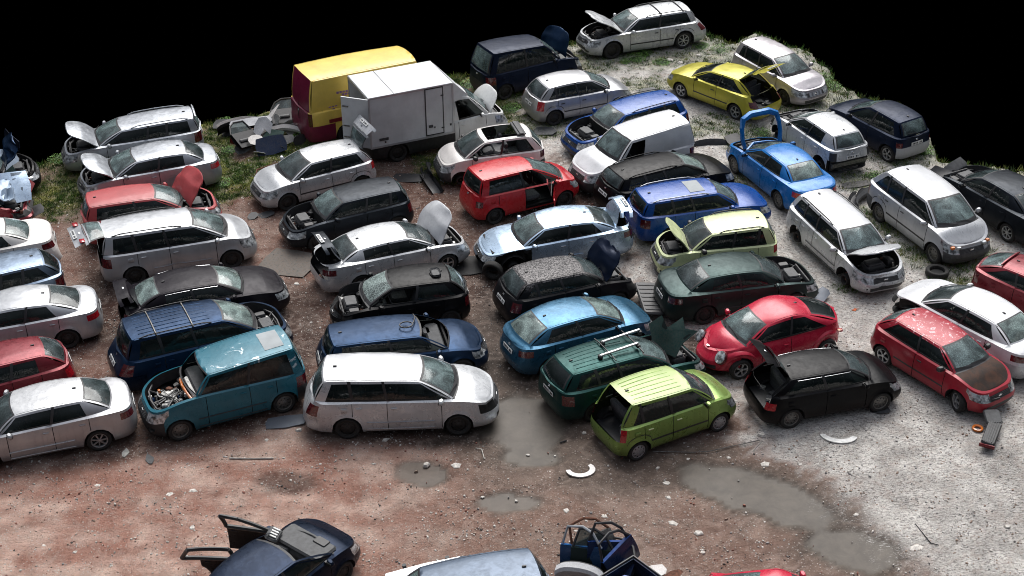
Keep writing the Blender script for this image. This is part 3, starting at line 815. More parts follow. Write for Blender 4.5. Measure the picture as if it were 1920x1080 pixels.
# ------------------------------------------------------------------ fitted vehicle table: class, x, y, heading, then KEYS
CARS={
'A1':('wagon',-12.77,45.38,197.9,2.66,0.94,1.06,0.86,0.31,0.99,0.97,0.72,0.22,1.34,0.56,-2.10,1.41,0.53,-2.24,1.02,0.62),
'A2':('sedan',-11.76,43.17,200.3,2.65,0.89,1.02,0.87,0.31,1.02,0.98,0.73,0.30,1.32,0.56,-1.23,1.33,0.54,-1.77,1.02,0.61),
'A3':('hatch',-11.15,40.48,18.1,2.52,0.91,0.73,0.84,0.30,0.92,0.97,0.68,0.16,1.34,0.54,-1.71,1.36,0.53,-1.85,0.98,0.62),
'A6':('sedan',-15.88,38.17,197.5,2.65,0.90,1.06,0.87,0.31,0.95,0.95,0.73,0.25,1.34,0.55,-0.99,1.31,0.54,-1.62,1.03,0.61),
'A7':('mpv',-9.87,38.44,18.9,2.81,0.86,0.92,0.88,0.32,1.32,1.04,0.72,0.39,1.53,0.60,-2.04,1.56,0.56,-2.18,1.08,0.68),
'A8':('wagon',-15.01,35.82,206.6,2.65,0.90,1.01,0.86,0.31,0.92,0.95,0.72,0.25,1.38,0.56,-1.80,1.36,0.54,-2.19,1.02,0.60),
'A9':('sedan',-13.59,34.36,196.5,2.65,0.90,1.00,0.87,0.31,0.95,0.95,0.73,0.25,1.34,0.55,-0.99,1.31,0.54,-1.74,1.03,0.61),
'A10':('sedan',-8.58,35.51,20.3,2.66,0.98,1.05,0.87,0.31,0.94,0.97,0.73,0.29,1.31,0.56,-1.23,1.32,0.55,-1.80,1.05,0.62),
'A11':('mpv',-8.20,33.27,25.1,2.81,0.90,1.12,0.89,0.32,1.23,1.07,0.73,0.39,1.54,0.60,-1.95,1.59,0.59,-2.15,1.08,0.68),
'A12':('hatch',-13.34,31.57,205.4,2.51,0.80,0.73,0.84,0.30,0.88,0.95,0.70,0.25,1.36,0.54,-1.24,1.33,0.52,-1.76,1.00,0.61),
'A13':('sedan',-11.72,29.81,198.0,2.67,0.90,1.00,0.87,0.31,0.95,0.95,0.73,0.48,1.29,0.55,-1.12,1.35,0.53,-1.72,1.05,0.63),
'A14':('van',-7.38,31.09,205.0,2.69,0.77,0.74,0.84,0.31,0.80,1.15,0.73,0.43,1.59,0.62,-1.75,1.74,0.61,-1.95,1.05,0.74),
'B1':('bigvan',-4.65,48.15,28.1,3.22,0.95,1.35,0.98,0.34,1.50,1.30,0.85,1.17,2.34,0.78,-2.68,2.41,0.81,-2.82,1.30,0.88),
'B3':('hatch',-6.31,42.94,208.5,2.53,0.82,0.65,0.83,0.30,1.02,0.94,0.70,0.26,1.33,0.54,-1.42,1.32,0.52,-1.72,0.98,0.62),
'B4':('hatch',-4.99,40.33,204.2,2.57,0.86,0.65,0.82,0.30,0.92,0.92,0.69,0.28,1.31,0.55,-1.53,1.31,0.53,-1.72,0.98,0.62),
'B5':('sedan',-3.45,37.96,24.8,2.68,0.89,1.12,0.86,0.31,1.00,0.95,0.72,0.20,1.31,0.56,-1.25,1.28,0.55,-1.76,1.04,0.62),
'B6':('hatch',-3.11,35.29,193.7,2.49,0.74,0.65,0.84,0.30,0.94,0.96,0.68,0.23,1.36,0.53,-1.31,1.34,0.52,-1.72,0.98,0.62),
'B7':('wagon',-2.80,32.86,13.2,2.65,0.84,1.05,0.85,0.31,0.98,0.94,0.72,0.26,1.33,0.57,-1.94,1.37,0.55,-2.08,1.02,0.62),
'B8':('mpv',-2.77,30.70,2.2,2.76,1.04,1.13,0.87,0.32,1.24,1.06,0.74,0.43,1.51,0.60,-1.88,1.58,0.58,-2.15,1.08,0.68),
'C1':('van',0.60,51.22,29.3,2.70,0.81,0.74,0.85,0.31,1.00,1.08,0.74,0.37,1.69,0.63,-1.68,1.79,0.62,-1.95,1.05,0.74),
'C2':('wagon',5.06,54.77,199.2,2.98,1.01,1.10,0.87,0.31,0.95,0.98,0.72,0.29,1.38,0.56,-1.84,1.41,0.55,-2.08,1.02,0.62),
'C3':('hatch',2.36,48.89,23.7,2.49,0.76,0.68,0.83,0.30,0.99,0.94,0.67,0.27,1.34,0.52,-1.32,1.33,0.53,-1.68,0.97,0.61),
'C4':('wagon',3.85,46.26,207.7,2.64,0.88,1.00,0.86,0.31,0.89,0.95,0.69,0.28,1.35,0.56,-1.87,1.39,0.52,-2.08,1.02,0.62),
'C5':('mini',-0.68,44.12,195.3,2.35,0.67,0.57,0.77,0.28,0.98,0.98,0.65,0.29,1.41,0.54,-1.23,1.41,0.52,-1.60,0.96,0.61),
'C6':('mini',0.26,41.89,26.4,2.46,0.68,0.64,0.79,0.28,1.16,0.96,0.64,0.20,1.47,0.52,-1.51,1.48,0.53,-1.65,1.01,0.66),
'C7':('van',3.95,43.76,209.1,2.70,0.81,0.74,0.85,0.31,0.98,1.10,0.74,0.42,1.67,0.60,-1.78,1.77,0.60,-1.95,1.05,0.74),
'C8':('wagon',4.99,42.30,25.6,2.65,0.89,1.09,0.86,0.31,1.02,0.98,0.69,0.22,1.37,0.53,-1.89,1.33,0.53,-2.12,1.03,0.63),
'C9':('wagon',5.82,40.46,16.7,2.64,0.87,0.97,0.86,0.31,0.90,0.96,0.70,0.26,1.37,0.54,-1.83,1.37,0.54,-2.08,1.02,0.62),
'C10':('sedan',1.16,38.67,194.4,2.68,0.94,1.12,0.84,0.31,1.00,0.89,0.72,0.32,1.28,0.54,-1.18,1.29,0.54,-1.81,1.03,0.62),
'C11':('hatch',1.50,35.91,22.5,2.51,0.80,0.75,0.84,0.30,0.88,0.97,0.69,0.29,1.31,0.53,-1.35,1.35,0.52,-1.72,1.00,0.63),
'C12':('lift',1.78,33.69,26.2,2.58,0.84,0.85,0.85,0.31,1.00,0.96,0.70,0.25,1.33,0.54,-1.18,1.33,0.53,-1.78,1.02,0.62),
'C13':('wagon',2.89,31.77,26.4,2.63,0.86,0.91,0.86,0.31,0.92,0.95,0.72,0.20,1.36,0.55,-1.79,1.39,0.52,-2.08,1.02,0.62),
'C14':('mini',3.74,30.10,28.2,2.39,0.69,0.59,0.80,0.28,1.00,1.00,0.69,0.40,1.46,0.57,-1.27,1.52,0.53,-1.58,1.00,0.60),
'C15':('mini',6.01,38.02,187.9,2.37,0.71,0.54,0.79,0.28,0.88,0.99,0.66,0.29,1.40,0.54,-1.34,1.49,0.54,-1.58,1.00,0.60),
'C16':('sedan',6.44,35.99,14.1,2.66,0.89,1.09,0.86,0.31,0.99,0.94,0.72,0.37,1.30,0.56,-1.12,1.32,0.55,-1.71,1.02,0.62),
'C17':('hatch',6.91,33.46,201.4,2.60,0.83,0.70,0.85,0.30,1.09,0.92,0.68,0.44,1.30,0.53,-0.85,1.32,0.51,-1.43,0.99,0.61),
'C18':('hatch',7.93,31.16,15.9,2.47,0.74,0.75,0.81,0.30,0.97,0.95,0.61,0.38,1.29,0.51,-1.21,1.32,0.53,-1.72,0.98,0.62),
'D1':('hatch',7.62,49.53,133.4,2.51,0.92,0.96,0.84,0.30,0.84,0.96,0.69,0.12,1.32,0.55,-1.06,1.36,0.53,-1.72,0.98,0.62),
'D2':('hatch',9.81,50.69,-57.6,2.50,0.81,0.65,0.84,0.30,0.97,0.93,0.68,0.18,1.36,0.54,-1.53,1.39,0.52,-1.72,0.98,0.62),
'D3':('hatch',10.36,45.41,114.2,2.52,0.80,0.66,0.84,0.30,0.88,0.95,0.70,0.11,1.34,0.52,-1.41,1.34,0.51,-1.70,0.98,0.61),
'D4':('hatch',12.54,46.19,121.8,2.50,0.85,0.51,0.84,0.30,0.88,0.95,0.70,0.02,1.41,0.50,-1.34,1.37,0.52,-1.60,0.95,0.60),
'D5':('sedan',8.63,43.08,113.7,2.67,0.90,1.05,0.87,0.31,0.95,0.95,0.73,0.20,1.31,0.51,-1.09,1.32,0.53,-1.65,1.02,0.62),
'D6':('wagon',9.86,38.30,-68.9,2.66,0.92,1.05,0.87,0.31,1.02,0.93,0.70,0.35,1.34,0.57,-1.83,1.39,0.53,-2.08,1.02,0.62),
'D7':('mpv',12.73,39.71,-67.0,2.73,0.67,0.93,0.93,0.32,1.13,1.06,0.76,0.38,1.55,0.63,-1.59,1.57,0.61,-2.15,1.08,0.68),
'D10':('sedan',12.35,34.00,126.6,2.65,0.90,1.05,0.87,0.31,1.03,0.97,0.74,0.28,1.35,0.56,-1.18,1.33,0.55,-1.75,1.00,0.62),
'D11':('hatch',11.20,32.25,-55.4,2.52,0.74,0.65,0.83,0.30,0.96,0.96,0.69,0.29,1.33,0.52,-1.24,1.33,0.52,-1.72,0.98,0.62),
'D9':('hatch',14.89,35.13,-46.1,2.50,0.80,0.82,0.84,0.30,0.88,0.95,0.70,0.25,1.30,0.54,-1.21,1.30,0.52,-1.93,1.04,0.58),
'E1':('hatch',-5.13,24.10,52.4,2.50,0.83,0.65,0.84,0.30,1.05,0.95,0.71,0.04,1.38,0.61,-1.42,1.36,0.53,-1.72,0.98,0.62),
}
_a=G(697,280,.74); _b=G(851,249,.74)
_th=math.atan2(_b[1]-_a[1],_b[0]-_a[0]); _f=Vector((math.cos(_th),math.sin(_th))); _l=Vector((-_f.y,_f.x))
_mid=(Vector(_a)+Vector(_b))/2+_l*1.0+_f*1.10; BOXL=(Vector(_b)-Vector(_a)).length
CARS['B2']=('van',_mid.x,_mid.y,math.degrees(_th),3.20,1.0,.95,.90,.33,1.72,1.12,.78,1.02,1.82,.68,.52,1.84,.70,.46,1.05,.82)
def nose_at(p,h,d): a=math.radians(h); return (p[0]-d*math.cos(a),p[1]-d*math.sin(a))
_p=nose_at(G(81,320,.45),20,2.2); CARS['A4']=('hatch',_p[0],_p[1],20,2.5,.85,.65,.84,.30,.95,.95,.70,.28,1.34,.54,-1.4,1.34,.53,-1.72,.98,.62)
_p=nose_at(G(72,392,.35),12,2.2); CARS['A5']=('hatch',_p[0],_p[1],12,2.5,.85,.65,.84,.30,.95,.95,.70,.28,1.34,.54,-1.4,1.34,.53,-1.72,.98,.62)
_w=G(1800,342,.95); _h=118; _fv=Vector((math.cos(math.radians(_h)),math.sin(math.radians(_h)))); _lv=Vector((-_fv.y,_fv.x))
_p=Vector(_w)-_fv*.95-_lv*.73; CARS['D8']=('sedan',_p.x,_p.y,_h,2.65,.9,1.0,.87,.31,.95,.97,.73,.25,1.36,.56,-1.05,1.36,.55,-1.68,1.04,.62)
_w=G(990,1028,1.62); _h=194; _fv=Vector((math.cos(math.radians(_h)),math.sin(math.radians(_h)))); _lv=Vector((-_fv.y,_fv.x))
_p=Vector(_w)+_fv*1.85+_lv*.56; CARS['E3']=('van',_p.x,_p.y,_h,2.7,.9,.9,.88,.31,1.0,1.05,.74,.45,1.58,.62,-1.85,1.60,.60,-2.1,1.05,.68)
_p=G(1452,1080,1.38); CARS['E5']=('hatch',_p[0],_p[1]-.35,-8,2.42,.75,.6,.80,.28,.85,.95,.66,.28,1.36,.52,-.2,1.38,.50,-1.3,1.0,.60)
# ------------------------------------------------------------------ vehicles
HB,SC,EC,MV,PV='hatchback','saloon_car','estate_car','people_carrier','panel_van'
W={}
def mk(key,kind,tail,label,col,S=None,cat='car'):
    W[key]=make_car(key,kind,tail,label,col,S,cat); return W[key]
RAILK=BLK
# back left
mk('A1',EC,'gate','silver grey estate car with raised bonnet standing at the yard edge behind a grey saloon',SILD,dict(bonnet='open',bang=42,rails=SILD,quarter=True,tlrows=(5,9),rims='dark',spoiler=True))
mk('A2',SC,'boot','slate silver saloon with crumpled raised bonnet parked in front of the silver grey estate',SILD,dict(tlmat=REDL,bonnet='open',bang=40,bcr=.03,rglass=GL_D,rims='dark',dents=[((2.1,.3,.5),.4,(-.12,.05,0))]))
mk('A3',HB,'gate','faded red hatchback with its bonnet thrown up, wedged behind the silver people carrier',REDF,dict(bonnet='open',bang=62,bcr=.06,byaw=.3,gateplain=True,doors=1,xB=-.35,rims='dark',gate='closed',rglass=GL_D,tlmat=DREDL))
mk('A4',HB,'gate','wrecked black car at the left edge with a twisted blue bonnet standing up',BLACKP,dict(bonnet='open',bonnetmat=NBLUE,bang=78,bcr=.12,dents=[((1.6,-.5,.8),.5,(-.1,.1,-.2)),((0,-.4,1.3),.6,(0,0,-.3))],rims='dark'))
mk('A5',HB,'gate','smashed red car at the left edge covered by a crumpled pale blue bonnet',REDD,dict(bonnet='open',bonnetmat=paint('pale_blue_panel',(.36,.46,.58),0.10,.4),bang=20,bcr=.14,bdz=.18,bdx=-.25,dents=[((1.7,-.5,.7),.5,(-.2,.15,-.2)),((2.0,.3,.6),.5,(-.25,0,-.1))],rims='dark',miss=(('headlight',-1),)))
mk('A6',SC,'boot','cream white saloon tail with a hanging rear bumper at the left edge',CREAM,dict(rims='dark',rglass=GL_F,dents=[((-2.3,.6,.45),.35,(-.12,.0,-.08))]))
mk('A7',MV,'gate','long silver people carrier with raised white tailgate and black roof rails',SILV,dict(strip=SILD,gate='open',gang=72,rails=BLK,quarter=True,rims='dark',aerial=False,gyaw=.1,amp=.009,handlemat=SILV2,dents=[((-.2,-.88,.5),.35,(0,.05,0))]))
mk('A8',EC,'gate','grey blue estate car rear behind the silver saloon at the left edge',GREYB,dict(rims='dark',quarter=True,rglass=GL_S))
mk('A9',SC,'boot','silver saloon tail with sloping rear glass just behind a dark red hatchback',SILV,dict(strip=SILD,tlmat=REDL,rims='dark',rglass=GL_D,rbowr=.05))
mk('A10',SC,'boot','dark aubergine saloon with chrome window trim and its boot lid up',AUB,dict(gate='open',gang=72,chromew=True,gateplain=True,rglass=GL_P,ws=GL_P,rims='dark'))
mk('A11',MV,'gate','dark blue people carrier with two silver roof bars and no bonnet',NBLUE,dict(bonnet='off',rails=BLK,bars=(.33,.74),ws=GL_P,rglass=GL_S,ribs=True,quarter=True,rims='dark',bumper=NAVY,aerial=False,miss=()))
mk('A12',HB,'gate','dark red hatchback tail at the left edge in front of the silver saloon',REDD,dict(tlmat=REDL,rims='dark',rglass=GL_D,tlrows=(5,8)))
mk('A13',SC,'boot','large silver saloon with spoked alloy rear wheel at the left end of the front row',SILW,dict(strip=SILV2,rims='split',roofmat=paint('skylit_warm_roof',(.53,.54,.55),0.35,.32),rglass=GL_D,ws=GL_D,mould=False,dents=[]))  # roof is a lighter copy of the silver, overhead light mixed into it
mk('A14',MV,'gate','teal family van with bare engine bay, no bonnet and a patchy grey roof end',TEAL,dict(strip=BLK,bonnet='off',bright=True,nows=True,ws=None,bumper=BLK,rims='steel',vanlike=True,arch=.06,archz=.03,rcrown=.03,sunroof=(.70,.93,GREYP),zn=.86,wide=True,dents=[((2.1,.6,.35),.35,(-.05,-.1,-.06))],aerial=False,miss=(('mirror',1),('mirror',-1))))
# centre left
mk('B1',PV,'gate','big yellow delivery van with magenta rear doors and purple lettering on its side',YEL,dict(panel=True,doors=1,xB=.62,vanlike=True,xd=1.55,zn=1.15,bumper=BLK,rbumper=MAG,tlyn=.86,tlrows=(5,9),tlmat=DREDL,gateyn=.86,rims='dark',archz=.03,rcrown=.05,bulge=.03,pr=(14,10),aerial=False,nose=.28,gateplain=True),'van')
mk('B2','box_truck','gate','white box truck with side door, open rear door and raised bonnet',paint('truck_white',(.62,.63,.62),0.00,.42),dict(darkrear=True,rbumper=BLK,panel=True,doors=1,xB=.62,vanlike=True,xd=1.62,zn=.88,bonnet='open',bang=72,rims=['dark']*4,quarter=False,gateplain=True,noint=False,miss=(('tail_light',1),),openwin=((0,-1),),rcrown=.03,aerial=False),'truck')
mk('B3',HB,'gate','silver hatchback with raised tailgate parked beside the white box truck',SILV2,dict(tlmat=REDL,gate='open',gang=118,gdx=-.05,rims='dark',ws=GL_D,mould=True,wide=True,tlrows=(6,9),dents=[((1.2,.8,.5),.35,(0,-.06,0))],handlemat=SILV2))
mk('B4',HB,'gate','dark slate hatchback without bonnet, front row of the left middle group',DGREY,dict(bonnet='off',rims='dark',quarter=True,ws=GL_F,wide=True))
mk('B5',SC,'boot','silver saloon with white bonnet pointing up and its dark boot lid open',SILV2,dict(strip=SILD,bonnet='open',bang=68,bonnetmat=WHITE,gate='open',gang=82,ws=GL_D,rglass=GL_D,rims=['hub','alloy','dark','dark'],handlemat=SILV2,bcr=.04,byaw=.12,mould=False))
mk('B6',HB,'gate','matt black hatchback with shattered windscreen and smashed bare nose',BLACKP,dict(bonnet='off',ws=GL_C,rims='dark',wide=True,fbumper=True,dents=[((2.0,.5,.6),.45,(-.22,-.1,-.05)),((1.9,-.5,.7),.4,(-.15,0,-.08))],miss=(('headlight',1),('headlight',-1)),openwin=((0,1),),tlmat=DREDL))
mk('B7',EC,'gate','navy estate car with missing windscreen and a holed front bonnet, hose ring on roof',NBLUE,dict(nows=True,ws=None,rims='dark',quarter=True,bcr=.03,aerialf=False,rglass=GL_S,dents=[((2.1,-.5,.6),.35,(-.12,.05,0))],tlmat=DREDL))
mk('B8',MV,'gate','silver people carrier with dented white roof, missing headlight and torn rear bumper',SILV2,dict(strip=SILD,sillchrome=True,roofmat=paint('skylit_silver_roof',(.52,.53,.545),0.10,.36),rims='dark',quarter=True,wide=True,miss=(('headlight',-1),),amp=.012,rglass=GL_D,ws=GL_F,gateplain=True,dents=[((-2.3,-.7,.45),.35,(.12,.1,0)),((2.2,-.6,.6),.35,(-.12,.08,-.05)),((-.8,0,1.6),.5,(0,0,-.03))],handlemat=SILV2))  # silver roof whitened in its material to look lit by bright sky
# centre back
mk('C1',PV,'gate','dark navy panel van with a dented blue bonnet standing upright',NAVY2,dict(bonnet='open',bang=80,bcr=.06,bonnetmat=NBLUE,byaw=.2,gateplain=True,bumper=BLK,rims='dark',archz=.03,wide=True,tlmat=DREDL,aerial=False,dents=[((2.0,-.3,.6),.4,(-.15,0,-.08))]),'van')
mk('C2',EC,'gate','silver estate car with black roof strips and open bonnet on the grassy crest',SILV2,dict(bonnet='open',bang=38,rails=BLK,bars=(.42,.86),barmat=BLK,rims=['dark','dark','split','dark'],arch=.08,mould=True,wide=True,P=dict(wr=.35),lift=.0,amp=.008,aerial=False,dents=[((2.3,.2,.5),.5,(-.15,0,.0))],fbumper=True))
mk('C3',HB,'gate','rounded beige silver hatchback with tall red tail lamps and black side strip',SILW,dict(tlmat=REDL,mould=True,rims='dark',quarter=True,tlrows=(5,9),rglass=GL_D,archz=.06,dents=[]))
mk('C4',EC,'gate','royal blue estate car without bonnet behind the white panel van',BLUEC,dict(bonnet='off',rails=BLK,rims='dark',quarter=True,openwin=(),dents=[((2.1,.4,.6),.3,(-.06,0,-.05))]))
mk('C5',HB,'gate','small white hatchback with open fabric roof and dark bumpers, dust on its sides',CREAM,dict(doors=1,xB=-.20,bumper=GRY,rims='hub',roofholes=(2,9,2,8),aerial=False,ws=GL_D,openwin=((0,1),(1,1)),tlrows=(6,9),mirrormat=BLK))
mk('C6',HB,'gate','bright red tall hatchback with its front passenger door hanging open',REDA,dict(rims='dark',opendoors={-1:1.05},rglass=GL_S,wide=True,hl=.5,zn=.78,tlrows=(5,7),tlmat=DREDL,fplate=False,gateplain=True))
mk('C7',PV,'gate','white panel van with one cab window missing and dark front bumper',WHITE,dict(panel=True,doors=1,xB=.0,vanlike=False,bumper=BLK,rims='dark',openwin=((0,1),),archz=.02,rcrown=.06,mirrormat=BLK,gateplain=True,zn=.82,miss=(('mirror',1),)),'van')
mk('C8',EC,'gate','black estate car with wet roof and white number plate, behind the royal blue estate',BLACKP,dict(rails=BLACKP,rims='dark',quarter=True,rglass=GL_D,ws=GL_P,bumper=BLACKP,tlmat=LENS))
mk('C9',EC,'gate','royal blue estate car with pale square sunroof and silver roof rails',BLUE,dict(rails=SILV,sunroof=(.14,.36,GREYP),rims='dark',quarter=True,rglass=GL_S,tlmat=DREDL,gateplain=True,P=dict(xrr=-1.95,xgb=-2.12)))
mk('C10',SC,'boot','ice blue saloon with boot lid up and a bare front wheel hub',LBLUE,dict(strip=LBLUE,gate='open',gang=78,nofender=1,rims=['hub','dark','dark','dark'],quarter=True,ws=GL_F,rglass=GL_D,archz=.07,handlemat=CHR))
mk('C11',HB,'gate','dark navy hatchback with water speckled roof and a torn bonnet sticking up',BLACKD,dict(bonnet='open',bang=72,bonnetmat=NAVY2,bcr=.07,quarter=True,wide=True,rims='dark',rglass=GL_D,ws=GL_D,dents=[((2.0,0,.6),.6,(-.25,0,-.1))],miss=(('headlight',-1),)))
mk('C12',SC,'boot','steel blue liftback with pale rear window behind the dark green estate',STEELB,dict(rims='dark',rglass=GL_P,quarter=False,wide=True,tlyn=.62,tlmat=DREDL,archz=.06,spoiler=False,ws=GL_P))
mk('C13',EC,'gate','dark green estate car carrying silver ski racks with a torn bonnet',DGREEN,dict(bonnet='off',rims='dark',quarter=True,ribs=True,rglass=GL_S,tlmat=DREDL,dents=[((1.9,0,.6),.5,(-.12,0,-.08))],aerial=True))
mk('C14',HB,'gate','apple green boxy hatchback with tailgate missing and wheel covers',GREEN,dict(roofmat=paint('skylit_green_roof',(.40,.50,.20),.05,.34),tlmat=REDL,gate='off',rims='cap',mould=True,ribs=True,archz=.03,tlrows=(5,9),tlyn=.80,gateyn=.80,ws=GL_D,quarter=True,zn=.80,handlemat=LIME,wide=False,fplate=False))  # roof tone paler than the flanks, sky brightness put into the colour
mk('C15',HB,'gate','pale lime small hatchback with raised narrow bonnet and black roof rails',LIME,dict(tlmat=REDL,bonnet='open',bang=62,bcr=.03,rails=BLK,rims='dark',quarter=True,wide=True,tlrows=(6,9),ws=GL_D,zn=.78,mirrormat=BLK))
mk('C16',SC,'boot','bottle green saloon with stripped engine bay behind the crimson round coupe',DGREEN2,dict(strip=BLK,bonnet='off',rims='dark',rglass=GL_D,ws=GL_D,tlmat=DREDL,quarter=True,archz=.07,dents=[]))
mk('C17','round_coupe','gate','crimson round coupe with arched roof and round headlamps',PINK,dict(doors=1,xB=-.15,xd=.72,pf=(3.0,2.4),pr=(3.4,2.6),rims=['alloy']*4,archz=.13,rcrown=.07,zn=.68,nose=.16,bowr=.20,bowf=.22,crown=.13,hl=9,hlwrap=False,grille=False,gateplain=True,tlrows=(9,9),P=dict(xgb=-1.66,xrr=-.80),cb=.86,ct=.80,wide=True,tlmat=AMB,rglass=GL_S,bulge=.10))
mk('C18',HB,'gate','black hatchback with open tailgate and silver window line beside the dirt track',BLACKP,dict(gateplain=True,gate='open',gang=88,gyaw=.0,rims='steel',doors=1,xB=-.30,chromew=True,tlrows=(5,7),tlmat=REDL,ws=GL_D,wide=True,bcr=.02))
# right
mk('D1',HB,'gate','mustard green hatchback with raised tailgate and alloy wheels on the gravel',YGREEN,dict(gate='open',gang=64,doors=1,xB=-.35,rims='alloy',mould=True,wide=True,tlrows=(5,7),tlmat=DREDL,ws=GL_S,rbumper=YGREEN,miss=(),spoiler=True))
mk('D2',HB,'gate','mauve silver hatchback facing the camera with chrome grille at the yard edge',MAUVE,dict(rims='dark',grillebar=CHR,hlrows=(5,8),hl=.48,wide=True,quarter=True,ws=GL_F))
mk('D3',HB,'gate','silver five door hatchback without rear bumper, black empty plate and lamp holes',SILV2,dict(rbump=False,rims='hub',tlmat=BLK,tlrows=(5,8),fbumper=False,quarter=False,rglass=GL_F,bonnet='off',miss=(('headlight',1),)))
mk('D4',HB,'gate','dark blue hatchback with a pale silver rear bumper hanging at the yard edge',NAVY2,dict(rims=['dark','dark','alloy','dark'],rbumper=paint('bare_bumper',(.40,.41,.42),0.00,.5),wide=True,rglass=GL_F,tlrows=(5,7)))
mk('D5',SC,'boot','bright blue saloon with only the frame of its bonnet standing up',BLUEB,dict(bonnet='off',rims='steel',rglass=GL_P,tlmat=REDL))
mk('D6',EC,'gate','silver estate car facing the camera with open bonnet and black engine bay',SILV2,dict(strip=BLK,bonnet='open',bang=40,bdz=.03,rails=BLK,rims='hub',wide=True,quarter=True,ws=GL_F,handlemat=CHR,dents=[((-2.1,-.8,.6),.4,(.1,.12,0)),((2.1,-.2,.5),.4,(-.08,0,0))],aerialf=False,roofmat=paint('skylit_silver_roof',(.52,.53,.545),0.10,.36)))
mk('D7',MV,'gate','wide silver people carrier facing the camera with a stepped nose and dark bumper',SILV,dict(bumper=GRY,mould=True,rims='steel',quarter=True,wide=True,bowf=.30,zn=.72,ws=GL_F,roofmat=paint('skylit_silver_roof',(.52,.53,.545),0.10,.36),bonnetmat=SILV2,handlemat=BLK))
mk('D8',SC,'boot','dark grey saloon at the right edge with a battered nose against the black drop',DGREY,dict(rims=['dark','dark','split','dark'],bonnet='off',rglass=GL_D,dents=[((1.9,.3,.6),.6,(-.3,0,-.1))],ws=GL_D))
mk('D9',HB,'gate','dark crimson coupe at the right edge with a big loop spoiler over pale glass',REDD,dict(rims='dark',rglass=GL_F,spoiler=True,wide=True,doors=1))
mk('D10',SC,'boot','white saloon seen from behind at the right edge with its front corner stripped',WHITE,dict(strip=SILD,nofender=1,rims='hub',rglass=GL_P,ws=GL_D,miss=(('headlight',1),('mirror',1)),tlmat=DREDL,openwin=(),quarter=True,fbumper=True,bumper=SILV2))
mk('D11',HB,'gate','red three door hatchback with mottled roof and a burnt brown bonnet',REDC,dict(doors=1,xB=-.22,bonnetmat=BURNT,rims='alloy',mould=True,steer=-.45,mirrormat=BLK,ws=GL_F,tlrows=(5,8)))
# near edge
mk('E1',HB,'gate','dark blue foreground wreck with missing windscreen, bare dashboard and swung open black doors',DBLUE,dict(openwin=((0,1),(1,1)),nows=True,ws=None,rims='dark',opendoors={1:1.1,2:1.0},seat=SEATL,wide=True,bcr=.02))
mk('E3',MV,'gate','grey blue high roofed car at the bottom edge, only its roof in view',GREYB,dict(rims='dark',wide=True,rglass=GL_S,roofmat=paint('dusty_blue_roof',(.055,.078,.115),0.44,.36)))
mk('E5',HB,'gate','pinkish red car at the bottom edge with only a corner of its roof in view',PINK,dict(rims='dark',wide=True))
# ------------------------------------------------------------------ extra pieces on particular vehicles
def place(o,parent=None): 
    if parent: o.parent=parent
    return o
def sheetgrid(f,nu,nv,m,mb=None,th=.012):
    mb=mb or MB(); P=[[Vector(f(i/nu,j/nv)) for j in range(nv+1)] for i in range(nu+1)]
    mb.grid([[p[:] for p in r] for r in P],m)
    lo=[[ (p-Vector((0,0,th)))[:] for p in r] for r in P]; mb.grid(lo,m,True)
    for i in range(nu):
        mb.face((P[i][0][:],P[i+1][0][:],lo[i+1][0],lo[i][0]),m,True); mb.face((P[i][-1][:],P[i+1][-1][:],lo[i+1][-1],lo[i][-1]),m)
    for j in range(nv):
        mb.face((P[0][j][:],P[0][j+1][:],lo[0][j+1],lo[0][j]),m); mb.face((P[-1][j][:],P[-1][j+1][:],lo[-1][j+1],lo[-1][j]),m,True)
    return mb
rt,i=W['A14']; m=MB(); m.tube([(.92,.62,1.0),(.98,.3,1.05),(1.0,0,1.06),(.98,-.3,1.05)],.035,AMB,6); m.box((.78,.1,1.0),(.22,1.0,.10),ALU,bev=.04); m.build('wiper_scuttle',rt)
# delivery van: magenta doors, lettering patches, side door seam
r,i=W['B1']; i['gate'].data.materials[0]=MAG
PUR=plain('purple_lettering',(.20,.10,.24),.5); m=MB(); hw=.98
for (x,z,w,h_) in((-1.62,1.86,.50,.09),(-1.50,1.76,.36,.08),(-1.60,1.58,.28,.20),(-2.05,1.44,.34,.04),(-1.30,1.50,.34,.26),(-2.0,1.36,.2,.04)):
    for k in range(max(1,int(w/.11))):
        m.box((x-w/2+.055+k*.11,-hw+.12-(1.35-z)*.0+ (z-1.3)*.235-.155,z),(.085,.012,h_*random.uniform(.7,1)),PUR,Matrix.Rotation(-.22,3,'X'))
m.build('side_lettering',r)
m=MB(); m.tube([(x,-hw+.10-(1.35-z)*0+(z-1.3)*.10,z) for x,z in((-2.42,1.22),(-2.42,1.95),(-2.36,2.03),(-1.0,2.05))],.010,RUBB,4); m.build('panel_seam',r)
m=MB(); m.box((-1.35,-hw-.004,.92),(1.75,.03,.13),plain('dark_red_band',(.20,.015,.02),.5)); 
for k in range(11): m.box((-1.75+k*.085,-hw-.021,.92),(.05,.006,.06),plain('yellow_letter',(.55,.36,.04),.5))
m.build('side_band',r)
m=MB(); m.box((-1.1,-hw-.01,1.16),(1.3,.03,.05),BLK); m.build('door_rail',r)
r,i=W['A7']; g_=i['gate']; a=i['W'][i['N']-1]
for s in(1,-1):
    m=MB(); m.box((lerp(a[7][0],a[8][0],.5)-.02,s*.52,lerp(a[7][2],a[8][2],.5)),(.03,.22,.15),REDL,Matrix.Rotation(.35,3,'Y'),bev=.01); m.build('gate_lamp',g_)
W['B5'][1]['gate'].data.materials[0]=DGREY
